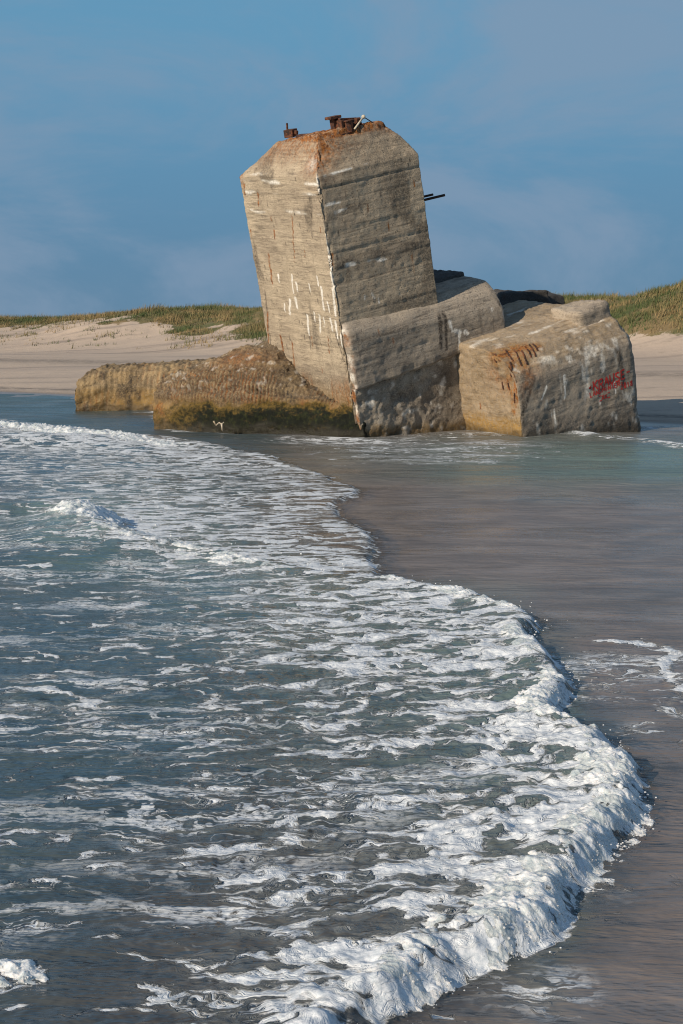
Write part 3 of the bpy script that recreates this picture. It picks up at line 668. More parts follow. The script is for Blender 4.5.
d = .03 * (sstep(.3, .7, (W[:, 2] / .21 + .6 * fbm(W * 1.2, 2, 89)) % 1) - .5) + band * .045 * (sstep(.2, .8, rib) - .6) * np.clip(.6 + fbm(W * 1.6, 3, 92), 0, 1) + .04 * fbm(W * 2.0, 4, 93) + .045 * fbm(W * 7, 5, 94, .6) + .02 * fbm(W * 18, 3, 90) - .03 * np.clip(worley(W * 7.5, 95), 0, .9)
low = sstep(.55, .35, W[:, 2]); d = d * (1 - .55 * low) + low * .02 * fbm(W * 4, 4, 96)
tp_ = sstep(1.0, 1.25, W[:, 2]); d -= tp_ * .05 * np.clip(fbm(W * np.array([2.5, 2.5, 8]), 4, 97) + .1, 0, 1)
crv = np.clip(1 - np.abs(fbm(W * np.array([3.2, 3.2, 4.5]), 4, 107)) * 7, 0, 1) * sstep(.4, .6, W[:, 2]); crv2 = np.clip(1 - np.abs(fbm(W * np.array([8, 8, 10.]), 3, 108)) * 6, 0, 1) * sstep(.4, .6, W[:, 2])
d -= .014 * crv + .008 * crv2
mk = Masks(len(V)); mk.add('dark', np.maximum(.6 * crv, .5 * crv2)); zn = W[:, 2] + .16 * fbm(W * 2.2, 4, 98)  # crevices painted dark, their shade in the colour
al = sstep(.66, .24, zn) * (.35 + .65 * sstep(4.3, 3.0, along + .5 * fbm(W * 2, 3, 99)))
mk.add('algae', al); mk.add('dark', .75 * np.exp(-((zn - .62) / .13) ** 2) * np.clip(.6 + 1.2 * fbm(W * np.array([5, 5, 3.]), 3, 106), 0, 1)); mk.add('wet', sstep(.22, .04, zn) * .9); mk.add('ochre', .8 * sstep(.8, .45, zn)); mk.add('ochre', .25)
mk.add('rust', .9 * band * sstep(.55, .1, rib) * np.clip(.45 + 1.3 * fbm(W * 1.3, 3, 100), 0, 1))
mk.add('rust', .55 * blob(W, at(245, 358, 25.6), (.6, .6, .16))); mk.add('rust', .6 * sstep(.7, .45, zn) * sstep(.1, .5, fbm(W * 3, 3, 101)))
mk.add('dark', .85 * blob(W, at(233, 353, 25.5), (.18, .4, .07))); mk.add('dark', .7 * sstep(.0, -.05, d - .01) )  # hollows of the relief get painted shade as well
mk.add('dark', .6 * tp_ * sstep(.1, .5, fbm(W * np.array([2, 2, 9]), 4, 102)))
mk.add('white', .22 * sstep(.2, .5, fbm(W * 9, 4, 103)) * sstep(.6, .9, W[:, 2]))
mk.add('dark', band * sstep(.6, .2, rib) * np.clip(.95 + 1.3 * fbm(W * 2, 3, 104), 0, 1)); mk.add('dark', .75 * sstep(.05, .4, fbm(W * np.array([6, 6, 3.]), 4, 105)) * sstep(.45, .6, W[:, 2]))  # shade painted between the ribs, plus random dark mottling
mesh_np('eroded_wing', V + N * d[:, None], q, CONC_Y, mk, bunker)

# ---- iron left on the roof of the tower, bars in the walls
def tube(bm, a, b, r, seg=8, r2=None):
    a, b = Vector(a), Vector(b); d = b - a
    m = Matrix.Translation((a + b) / 2) @ d.to_track_quat('Z', 'Y').to_matrix().to_4x4()
    bmesh.ops.create_cone(bm, cap_ends=True, segments=seg, radius1=r, radius2=r if r2 is None else r2, depth=d.length, matrix=m)
def bx(bm, c, s, rot=None, bev=.006):
    m = Matrix.Translation(c)
    if rot is not None: m = m @ rot
    r = bmesh.ops.create_cube(bm, size=1, matrix=m @ Matrix.Diagonal((*s, 1)))
    if bev: bmesh.ops.bevel(bm, geom=list({e for v in r['verts'] for e in v.link_edges}), offset=bev, segments=1, affect='EDGES')
E3 = Matrix.Identity(3)
def rz(a, b=0, c=0): return (Matrix.Rotation(a, 4, 'Z') @ Matrix.Rotation(b, 4, 'X') @ Matrix.Rotation(c, 4, 'Y'))
WB = Vector(to_local(at(346.5, 132, to_world((.55, .75, TU + .6))[1])))         # the winch stands near the front of the flat top
bm = bmesh.new()
bx(bm, WB + Vector((0, 0, -.02)), (.50, .34, .05), rz(.1)); bx(bm, WB + Vector((-.16, .0, .10)), (.05, .30, .22), rz(.12)); bx(bm, WB + Vector((.16, .02, .09)), (.05, .28, .20), rz(.1))
winch = from_bm('rusty_winch', bm, RUST, bunker)
bm = bmesh.new(); tube(bm, WB + Vector((-.14, .02, .11)), WB + Vector((.14, .02, .10)), .085, 14); from_bm('winch_drum', bm, DARKIRON, winch)
bm = bmesh.new(); tube(bm, WB + Vector((-.03, -.13, .0)), WB + Vector((-.03, -.13, .17)), .075, 12); bx(bm, WB + Vector((-.03, -.13, .18)), (.18, .14, .02), rz(.3)); from_bm('bollard_stub', bm, RUST, winch)
bm = bmesh.new(); bx(bm, WB + Vector((-.21, .04, .12)), (.05, .10, .26), rz(.1)); bx(bm, WB + Vector((-.19, .04, .262)), (.23, .16, .045), rz(.1)); from_bm('angle_bracket', bm, RUST, winch)
bm = bmesh.new(); bx(bm, WB + Vector((.02, .03, .205)), (.34, .20, .03), rz(.1, 0, .12)); bx(bm, WB + Vector((.22, .02, .11)), (.03, .26, .17), rz(.15, 0, -.2)); from_bm('cover_plate', bm, RUST, winch)
bm = bmesh.new(); tube(bm, WB + Vector((.02, -.22, .04)), WB + Vector((.28, -.12, .18)), .016, 8); bmesh.ops.create_icosphere(bm, subdivisions=2, radius=.035, matrix=Matrix.Translation(WB + Vector((.29, -.12, .19))))
from_bm('pale_rod', bm, PALEROD, bunker, True)
bm = bmesh.new(); tube(bm, WB + Vector((.29, -.12, .19)), WB + Vector((.58, -.02, .02)), .009, 6); from_bm('wire', bm, DARKIRON, bunker)
LB = Vector(to_local(at(291, 135, to_world((.35, 1.9, TU + .55))[1])))
bm = bmesh.new(); bx(bm, LB + Vector((0, 0, .03)), (.16, .18, .13), rz(.4)); bx(bm, LB + Vector((0, .09, .10)), (.03, .03, .20), rz(.2, .15)); bx(bm, LB + Vector((.03, -.08, .04)), (.06, .12, .06), rz(.4, .2))
from_bm('rusty_bracket', bm, RUST, bunker)
bm = bmesh.new(); bx(bm, Vector((.66, .95, TU + .55)), (.12, .9, .05), rz(.04)); from_bm('rusty_rail', bm, RUST, bunker)
for px, py, px2, py2, r_ in ((420, 201, 445, 195, .022), (422, 197, 433, 194.5, .02)):
    dd = to_world((TR, .5, 3.7))[1]; a = at(px, py, dd + .25); b = at(px2, py2, dd + .15)
    bm = bmesh.new(); tube(bm, to_local(a), to_local(b), r_, 8); from_bm('reinforcing_bar', bm, DARKIRON, bunker)
# exposed bars in the broken corner of the side block
for x0, y0, x1, y1 in ((345, 125, 392, 195), (400, 130, 445, 225), (445, 130, 480, 215), (478, 120, 505, 170), (492, 92, 532, 165), (515, 88, 545, 130), (280, 150, 290, 200), (375, 200, 383, 290), (360, 330, 372, 372), (325, 322, 333, 368), (400, 390, 402, 450)):
    pr = []
    for x_, y_ in ((x0, y0), (x1, y1)):
        c = to_local(np.array([0, 0, EYE])); dv = to_local(at(450 + x_ * .161, 330 + y_ * .161, 30.)) - c; dv /= np.linalg.norm(dv)
        h = SIDE_BVH.ray_cast(Vector(c), Vector(dv))
        if h[0] is not None: pr.append(h[0] - Vector(dv) * .004)
    if len(pr) == 2:
        bm = bmesh.new(); n_ = 5; P_ = [pr[0].lerp(pr[1], i / n_) for i in range(n_ + 1)]
        for i in range(n_ + 1):
            h = SIDE_BVH.find_nearest(P_[i]); P_[i] = h[0] + h[1] * .002
        for i in range(n_): tube(bm, P_[i], P_[i + 1], .016, 6)
        from_bm('reinforcing_bar', bm, RUST, bunker, True)

# ---- graffiti sprayed on the face of the side block
GLY = {'K': [[(0, 0), (0, 1)], [(0, .45), (.6, 1)], [(.15, .55), (.65, 0)]], 'R': [[(0, 0), (0, 1), (.5, 1), (.6, .75), (.5, .5), (0, .5)], [(.25, .5), (.65, 0)]],
       'A': [[(0, 0), (.33, 1), (.66, 0)], [(.15, .35), (.52, .35)]], 'U': [[(0, 1), (0, .2), (.15, 0), (.45, 0), (.6, .2), (.6, 1)]],
       'S': [[(.6, .9), (.4, 1), (.1, .95), (.05, .7), (.3, .52), (.58, .35), (.55, .1), (.3, 0), (0, .1)]], 'E': [[(.6, 1), (0, 1), (0, 0), (.6, 0)], [(0, .5), (.5, .5)]],
       'L': [[(0, 1), (0, 0), (.55, 0)]], 'N': [[(0, 0), (0, 1), (.6, 0), (.6, 1)]], 'D': [[(0, 0), (0, 1), (.4, .9), (.6, .5), (.4, .1), (0, 0)]], 'M': [[(0, 0), (.05, 1), (.35, .4), (.65, 1), (.7, 0)]],
       'I': [[(.25, 0), (.25, 1)]], 'T': [[(0, 1), (.6, 1)], [(.3, 1), (.3, 0)]], '-': [[(.05, .5), (.55, .5)]], '.': [[(.2, .45), (.4, .6), (.45, .4), (.2, .45)]],
       '2': [[(0, .8), (.25, 1), (.55, .8), (.5, .55), (0, 0), (.6, 0)]], '0': [[(.1, .5), (.2, 1), (.45, 1), (.55, .5), (.45, 0), (.2, 0), (.1, .5)]], '1': [[(.1, .75), (.3, 1), (.3, 0)]],
       '8': [[(.3, .5), (.05, .75), (.3, 1), (.55, .75), (.3, .5), (.0, .25), (.3, 0), (.6, .25), (.3, .5)]], 'X': [[(0, 0), (.6, 1)], [(0, 1), (.6, 0)]], '=': [[(0, 1.1), (.7, 1.1)], [(0, -.1), (.7, -.1)]]}
def spray(text, p0, p1, hpx, wd):
    """letters between two photo pixels along the board lines of the block, laid on its real surface"""
    vs, fs = [], []; n = len(text); a = onface(*p0, 1, F0); b = onface(*p1, 1, F0); ex = (b - a) / n
    up = onface(p0[0] - .04 * hpx, p0[1] - hpx, 1, F0) - a
    def drop(p):
        h = SIDE_BVH.ray_cast(Vector((p[0], F0 - 1, p[2])), Vector((0, 1, 0))); return np.array(h[0]) + np.array([0, -.004, 0]) if h[0] is not None else None
    for i, ch in enumerate(text):
        for st in GLY.get(ch, []):
            pts = []
            for c0, c1 in zip(st[:-1], st[1:]):
                for t in np.linspace(0, 1, 5)[:-1]: pts.append((c0[0] + (c1[0] - c0[0]) * t, c0[1] + (c1[1] - c0[1]) * t))
            pts.append(st[-1]); fl = [a + ex * (i + .12 + c[0] * 1.15) + up * (c[1] + .05 * math.sin(i * 2.1)) for c in pts]
            prev = None
            for j, p in enumerate(fl):
                t = fl[min(j + 1, len(fl) - 1)] - fl[max(j - 1, 0)]; t = t / (np.linalg.norm(t) + 1e-9); nn = np.array([-t[2], 0, t[0]])
                w_ = wd * (1 + .25 * math.sin(j * 1.7 + i)); l_, r_ = drop(p - nn * w_), drop(p + nn * w_)
                if l_ is None or r_ is None: prev = None; continue
                vs += [l_, r_]; k = len(vs)
                if prev is not None: fs.append((prev - 2, prev - 1, k - 1, k - 2))
                prev = k
    if fs: mesh_np('graffiti', vs, fs, PAINT, None, bunker, False)
spray('.KRAUSE-', (587.5, 393.5), (631, 375.5), 9.0, .0135)
spray('LANDMINTER-', (590, 397.5), (623, 384.5), 4.6, .0085)
spray('2018', (620, 389.5), (633, 385), 5.0, .009)
spray('=XX=', (599, 401), (610, 396.5), 4.0, .009)

# ================================================================== loose things by the bunker
def world_lump(name, c, size, mat, seed, label, cat, group=None, yaw=0.0, amp=.05, voxel=.035, bev=.03):
    pts = rough_box(-size[0] / 2, size[0] / 2, -size[1] / 2, size[1] / 2, -size[2] / 2, size[2] / 2, min(size) * .16, seed)
    V, N, q = solid([pts], voxel, bev); d = amp * fbm(V * 3, 4, seed) + .4 * amp * fbm(V * 11, 3, seed + 1)
    o = mesh_np(name, V + N * d[:, None], q, mat, Masks(len(V))); o.location = c; o.rotation_euler = (0, 0, yaw)
    return tag(o, label, cat, group)
world_lump('concrete_chunk', at(520, 309, 29.6), (1.15, .9, .62), CONC_D, 121, 'long flat shade-darkened concrete chunk behind the roof of the bunker, beside the shoulder block', 'concrete chunk', 'broken chunks on the far side of the bunker', .1)
world_lump('concrete_chunk', at(544, 305, 29.9), (.72, .7, .52), CONC_D, 123, 'squarer grey concrete chunk behind the roof of the bunker, right of the long darkened one', 'concrete chunk', 'broken chunks on the far side of the bunker', .5)

# the piece broken off the wing, further out
hl = []
for px, py, zt, back in ((74, 410.5, .74, 0), (82, 410.5, .94, 0), (110, 410.5, 1.0, 0), (160, 411, 1.06, 0), (200, 411.5, 1.1, 0)):
    g = ground(px, py)[:2]; r = []
    for t, zz in ((.12, -.6), (0, .1), (-.02, .6 * zt), (.10, .86 * zt), (.40, zt), (1.3, zt + .06), (1.9, zt - .1), (2.0, -.6)):
        p = g + np.array([.35, .94]) * t; r.append((p[0], p[1], zz))
    hl.append(r)
V, N, q = solid([a + b for a, b in zip(hl[:-1], hl[1:])], 0.034, 0.0)
al_ = (V[:, :2] - ground(79, 410.5)[:2]) @ np.array([1, -.02]); rb = np.abs(((al_ / .12 + .8 * fbm(V * .8, 2, 131)) % 1) - .5) * 2
d = .05 * fbm(V * 1.8, 4, 132) + .045 * fbm(V * 6, 5, 133, .6) + .018 * sstep(.3, .8, rb) * sstep(.3, .5, V[:, 2]) - .025 * np.clip(worley(V * 6, 134), 0, .9)
crv = np.clip(1 - np.abs(fbm(V * np.array([3, 3, 4.5]), 4, 140)) * 7, 0, 1); d -= .015 * crv
mk = Masks(len(V)); mk.add('dark', .6 * crv); mk.add('ochre', .9 * sstep(.75, .3, V[:, 2])); mk.add('ochre', .35); mk.add('wet', sstep(.22, .05, V[:, 2])); mk.add('dark', .8 * sstep(.05, .4, fbm(V * np.array([5, 5, 2.5]), 4, 139)))  # shade painted along the crevices, besides ochre, wet and dark mottling
mk.add('dark', .85 * blob(V, at(125, 389, 32.4), (.55, .8, .20)) * np.clip(.5 + 1.5 * fbm(V * 4, 3, 135), 0, 1)); mk.add('dark', .9 * streak(V, at(112, 371, 32.3), at(110, 377, 32.2), .06))
mk.add('dark', .5 * sstep(.1, .5, fbm(V * 3, 4, 136))); mk.add('rust', .45 * sstep(.4, .1, rb) * sstep(.0, .4, fbm(V * 1.6, 3, 137)))
mk.add('white', .9 * streak(V, at(105.5, 385, 32.4), at(106, 391, 32.4), .05)); mk.add('rust', .7 * sstep(.5, .2, V[:, 2]) * sstep(.1, .5, fbm(V * 2, 3, 138)))
tag(mesh_np('bunker_fragment', V + N * d[:, None], q, CONC_Y, mk), 'low rounded ochre concrete fragment lying in the surf left of the bunker', 'concrete block')

# bleached forked stick caught against the weed at the foot of the wing
bm = bmesh.new(); dW = 24.6
for a, b, r_ in (((213.5, 421), (216, 425.5), .022), ((216, 425.5), (219, 422.5), .018), ((221.5, 423), (222.5, 431), .03), ((219, 422.5), (222, 424.5), .018), ((222, 424), (224, 422), .014)):
    tube(bm, at(*a, dW), at(*b, dW), r_ * .62, 7, r_ * .42)
tag(from_bm('driftwood_stick', bm, WOOD, None, True), 'small pale forked stick in front of the green weed on the wing', 'driftwood')

# ================================================================== THE SEA
GX = np.arange(0, 701, 50); 
ROWS = [  # distance line (as seen), foam cover at 15 stations across, 0-9
 (395, '110000000000000'), (405, '443200000000000'), (415, '354310000000000'), (426, '443221000000000'), (438, '787543100000000'), (448, '667665320000000'), (460, '455666410000000'), (475, '545555542000000'),
 (490, '345555553000000'), (510, '335755553000000'), (530, '346876544000000'), (550, '336876654100000'), (570, '333567776300000'),
 (590, '222334567730000'), (620, '222334566787200'), (650, '222235566677623'), (690, '222223455566723'), (720, '244333455667831'), (750, '222333445678810'), (790, '112233345568960'),
 (830, '222333445678830'), (870, '222234455678600'), (900, '222223445687100'), (930, '221223456786000'), (960, '321124456872000'), (990, '421234567830000'), (1024, '211234678630000'), (1080, '211345678630000')]
SANDY = [(395, '000000000000000'), (430, '000000678888888'), (445, '000000456654444'), (470, '000000366533333'), (490, '000000799999999'), (530, '000001899999999'), (580, '000000288999999'), (620, '000000011149999'), (690, '000001111122999'), (740, '000012222222399'),
         (770, '001123333333399'), (830, '012344444444499'), (880, '023556655555699'), (940, '134666666666799'), (1000, '245677777777899'), (1080, '345777777777899')]
TEAL = [(395, '221000000000000'), (425, '111000000000000'), (440, '000000011223322'), (452, '000000022456777'), (475, '002310012455666'), (492, '034420000112122'), (512, '036420000000000'), (528, '279740000000000'), (548, '279851000000000'), (566, '023333210000000'), (600, '000122333320000'), (700, '000000112344000'), (800, '000000001223000'), (900, '000000000012000'), (1080, '000000000000000')]
def field(rows, px, py):
    ry = np.array([r[0] for r in rows], float); A = np.array([[int(c) for c in r[1]] for r in rows], float)
    px = np.clip(px, 0, 699.9); fx = px / 50; ix = fx.astype(int); tx = fx - ix; tx = tx * tx * (3 - 2 * tx)
    py = np.clip(py, ry[0], ry[-1] - .01); iy = np.clip(np.searchsorted(ry, py, side='right') - 1, 0, len(ry) - 2); ty = (py - ry[iy]) / (ry[iy + 1] - ry[iy])
    ty = ty * ty * (3 - 2 * ty)
    return ((A[iy, ix] * (1 - tx) + A[iy, ix + 1] * tx) * (1 - ty) + (A[iy + 1, ix] * (1 - tx) + A[iy + 1, ix + 1] * tx) * ty) / 9
def chart(xy):
    """survey coordinates of a point of the level sea"""
    y = np.maximum(xy[:, 1], .5); zc = y * cp + EYE * sp_
    return CX + FPX * xy[:, 0] / zc, CY + FPX * (EYE * cp - y * sp_) / zc
# leading edges of the two sheets of swash, surveyed on the sea level
E1 = [(0, 423), (60, 427), (110, 434), (200, 443), (250, 452), (285, 462), (330, 477), (363, 491), (354, 500), (333, 508), (350, 521), (371, 535), (379, 550), (376, 565), (384, 578)]
E2 = [(384, 580), (402, 586), (422, 590), (446, 595), (470, 598), (492, 605), (515, 612), (536, 621), (547, 628), (536, 634), (530, 638), (541, 650), (559, 664), (570, 678), (575, 692), (568, 706), (558, 718), (572, 726), (590, 733), (606, 742), (616, 748), (611, 756),
      (626, 762), (640, 767), (645, 782), (647, 800), (646, 818), (635, 836), (618, 852), (606, 870), (596, 884), (575, 905), (570, 920), (558, 938), (530, 956), (505, 966), (480, 976), (460, 988), (440, 1001), (415, 1013), (390, 1026), (360, 1050), (330, 1080), (300, 1120), (260, 1180)]
E1w, E2w = gxy(E1), gxy(E2)
CR2 = gxy([(-160, 520), (-60, 522), (20, 522), (70, 520), (100, 518), (122, 525), (130, 539), (150, 548), (180, 554), (215, 559), (260, 569), (320, 580), (384, 586)])   # the breaking bore further left
SWASH = np.concatenate([E1w, E2w, np.array([[-3, 1.2], [-60, 1.2], [-60, 21]])])
SW2 = np.concatenate([CR2, E2w, np.array([[-3, 1.2], [-60, 1.2]])])
E3 = gxy([(690, 716), (676, 712), (668, 706), (676, 698), (683, 690), (674, 684), (668, 674), (664, 662), (672, 658), (676, 654), (664, 647), (640, 643), (600, 642)])       # little tongue on the right
E4 = gxy([(520, 432.5), (548, 433.5), (580, 435.5), (610, 438), (640, 440.5), (683, 446), (730, 452)])                                    # ripple of foam off the side block
E5 = gxy([(74, 411), (158, 412), (162, 428.5), (200, 431.5), (250, 434), (300, 435.5), (362, 438), (410, 437), (463, 436), (521, 434.5), (560, 433), (637, 430.5), (660, 428)])     # along the foot of the concrete
def water_fields(xy):
    px, py = chart(xy); P = p3(xy[:, 0], xy[:, 1]); px0, py0 = px, py
    wx = fbm(P * np.array([1.3, 2.2, 1]), 3, 230); px = px + 26 * wx * (py > 400); py = py + 10 * fbm(P * np.array([1.2, 2.2, 1]), 3, 231) * sstep(430, 620, py)
    wob = .05 * fbm(P * 3.0, 3, 201) + .02 * fbm(P * 14, 2, 202)
    sc = np.clip(xy[:, 1] / 6, .6, 4)
    d1, _ = seg_dist(xy, np.concatenate([E1w, E2w])); s1 = np.where(inside(xy, SWASH), d1, -d1) + wob * np.minimum(sc, 1.6)
    d2, a2 = seg_dist(xy, np.concatenate([CR2, E2w])); s2 = np.where(inside(xy, SW2), d2, -d2) + .5 * wob
    d3, _ = seg_dist(xy, E3); d4, _ = seg_dist(xy, E4); d5, _ = seg_dist(xy, E5)
    ins = sstep(-.015, .03, s1 / np.sqrt(sc))
    fo = field(FOAM_ROWS, px, py)
    clump = fbm(P * np.array([.8, 1.7, 1]), 3, 203)
    fo = np.clip(fo + .16 * clump * (fo > .05), 0, 1)
    fo = np.where(s1 > -.02, fo, 0) * ins
    fo = np.maximum(fo, ins * .95 * np.exp(-np.clip(s1, 0, 9) / (.035 * sc)) * (py > 440))
    # thin flecks left on the film outside
    out = (1 - ins)
    fl = np.exp(-((px - 610) / 60) ** 2 - ((py - 672) / 26) ** 2) * .42 + np.exp(-((px - 640) / 40) ** 2 - ((py - 735) / 14) ** 2) * .22
    fl = fl + np.exp(-((px - 430) / 110) ** 2 - ((py - 450) / 14) ** 2) * .40 + np.exp(-((px - 330) / 70) ** 2 - ((py - 440) / 3) ** 2) * .5 + np.exp(-((px - 560) / 50) ** 2 - ((py - 990) / 30) ** 2) * .22 + np.exp(-((px - 610) / 60) ** 2 - ((py - 890) / 30) ** 2) * .14
    fl = fl + np.exp(-((px - 500) / 80) ** 2 - ((py - 1010) / 25) ** 2) * .2
    fl = fl + np.exp(-(d3 / .05) ** 2) * .85 + np.exp(-(d4 / .2) ** 2) * .9 * np.clip(.7 + fbm(P * 2, 2, 204), 0, 1)
    fl = fl + np.exp(-(d5 / .16) ** 2) * np.clip(.35 + 1.3 * fbm(P * 1.6, 3, 205), 0, .9)
    fo = np.clip(fo + out * fl, 0, 1)
    # whitewash along the foot of the concrete
    H = np.zeros(len(xy))
    far = sstep(9, 14, xy[:, 1])
    ripple = .010 * fbm(P * np.array([1.1, 3.2, 1]), 4, 210) + .03 * far * fbm(P * np.array([.35, .9, 1]), 3, 211)
    filmy = sstep(-.02, -.25, s1) * sstep(30, 22, xy[:, 1])
    H += ripple * (1 - .75 * filmy)
    H += ins * .028 * sstep(0, .10, s1)
    # bore two
    ramp = np.interp(xy[:, 0] + xy[:, 1] * 0, [-6, -2.3, -1.7, -1.2, 0, .4], [.24, .30, .24, .12, .06, .05])
    hb = .05 + (ramp - .05) * sstep(8.6, 11.0, xy[:, 1])
    H += hb * sstep(-.12 * (hb > .06), .10 + 1.8 * (hb - .05), s2) * np.exp(-np.clip(s2 - .15, 0, 9) / (.22 + 2.6 * hb))
    # older crests further out
    H += .16 * np.exp(-((xy[:, 1] - 22.4 - .12 * (xy[:, 0] + 5)) / .5) ** 2) * sstep(-2.6, -4.4, xy[:, 0])
    H += .030 * sstep(14, 19, xy[:, 1]) * fbm(P * np.array([.9, 2.4, 1]), 3, 213)
    H += .05 * sstep(17, 24, xy[:, 1]) * fbm(P * np.array([.5, 1.2, 1]), 3, 212)
    H += .10 * np.exp(-((xy[:, 1] - 27.5 + .1 * (xy[:, 0] + 5)) / .8) ** 2) * sstep(-1.5, -4, xy[:, 0])
    H += .035 * np.exp(-((xy[:, 1] - 14.9 - .25 * np.sin(xy[:, 0] * 2.1)) / .12) ** 2) * sstep(1.4, 2.0, xy[:, 0]) * np.clip(.4 + 1.5 * fbm(P * np.array([1.1, .2, 1]), 2, 215), 0, 1)
    H += .05 * np.exp(-(d4 / .16) ** 2)
    foamlift = .030 * fo * fbm(P * np.array([6, 10, 1]), 3, 216) + .012 * fo * fbm(P * 24, 2, 217)
    H += foamlift * sstep(12, 6, xy[:, 1])
    sa = field(SANDY, px, py); te = field(TEAL, px, py)
    sa = np.clip(sa + .25 * fbm(P * np.array([.5, 1.3, 1]), 3, 218), 0, 1) * sstep(42, 34, xy[:, 1] - np.minimum(xy[:, 0], 0) * 0)
    calm = 1 - .4 * sstep(.03, -.2, s1) * sstep(17, 13, xy[:, 1])
    return H, fo, sa, te, calm, s1
FOAM_ROWS = ROWS
tan_f = np.arange(-.275, .2751, .00082); st = .00082; L_ = [];t = -.275
while t > -4: st *= 1.18; t -= st; L_.append(t)
tan_a = np.array(L_[::-1] + list(tan_f) + [-v for v in L_])
pyr = np.concatenate([np.arange(1240, 386, -1.15), [384, 381, 378, 375, 371, 366, 360, 354, 349, 345]])
yr = np.array([ground(CX, p)[1] for p in pyr])
T, Yr = np.meshgrid(tan_a, yr); xw = (T * (Yr + .0)).ravel(); yw = Yr.ravel()
xy = np.stack([xw, yw], 1)
H, fo, sa, te, calm, s1 = water_fields(xy)
mesh_np('sea', np.stack([xw, yw, H], 1), grid_quads(len(yr), len(tan_a)), WATER, {'foam': fo, 'sandy': sa, 'teal': te, 'calm': calm, 'film': sstep(.03, -.1, s1), 'wisp': np.zeros(len(H))})['kind'] = 'structure'

# ---- the rolling foam of the fronts, as thick as it stands
def resample(poly, step):
    # rounded by a spline, then walked at steps that grow with distance
    P = np.asarray(poly, float); out = []
    for i in range(len(P) - 1):
        p0, p1, p2, p3_ = P[max(i - 1, 0)], P[i], P[i + 1], P[min(i + 2, len(P) - 1)]
        m = 12
        for t in np.arange(m) / m:
            out.append(.5 * ((2 * p1) + (-p0 + p2) * t + (2 * p0 - 5 * p1 + 4 * p2 - p3_) * t * t + (-p0 + 3 * p1 - 3 * p2 + p3_) * t ** 3))
    out = np.array(out + [P[-1]]); seg = np.linalg.norm(np.diff(out, axis=0), axis=1); s = np.concatenate([[0], np.cumsum(seg)])
    w_ = np.concatenate([[0], np.cumsum(seg / (step * np.clip(out[1:, 1] / 6, .6, 4)))])
    n_ = int(w_[-1]); q = np.interp(np.arange(n_), w_, s)
    return np.stack([np.interp(q, s, out[:, 0]), np.interp(q, s, out[:, 1])], 1)
FROTH = []
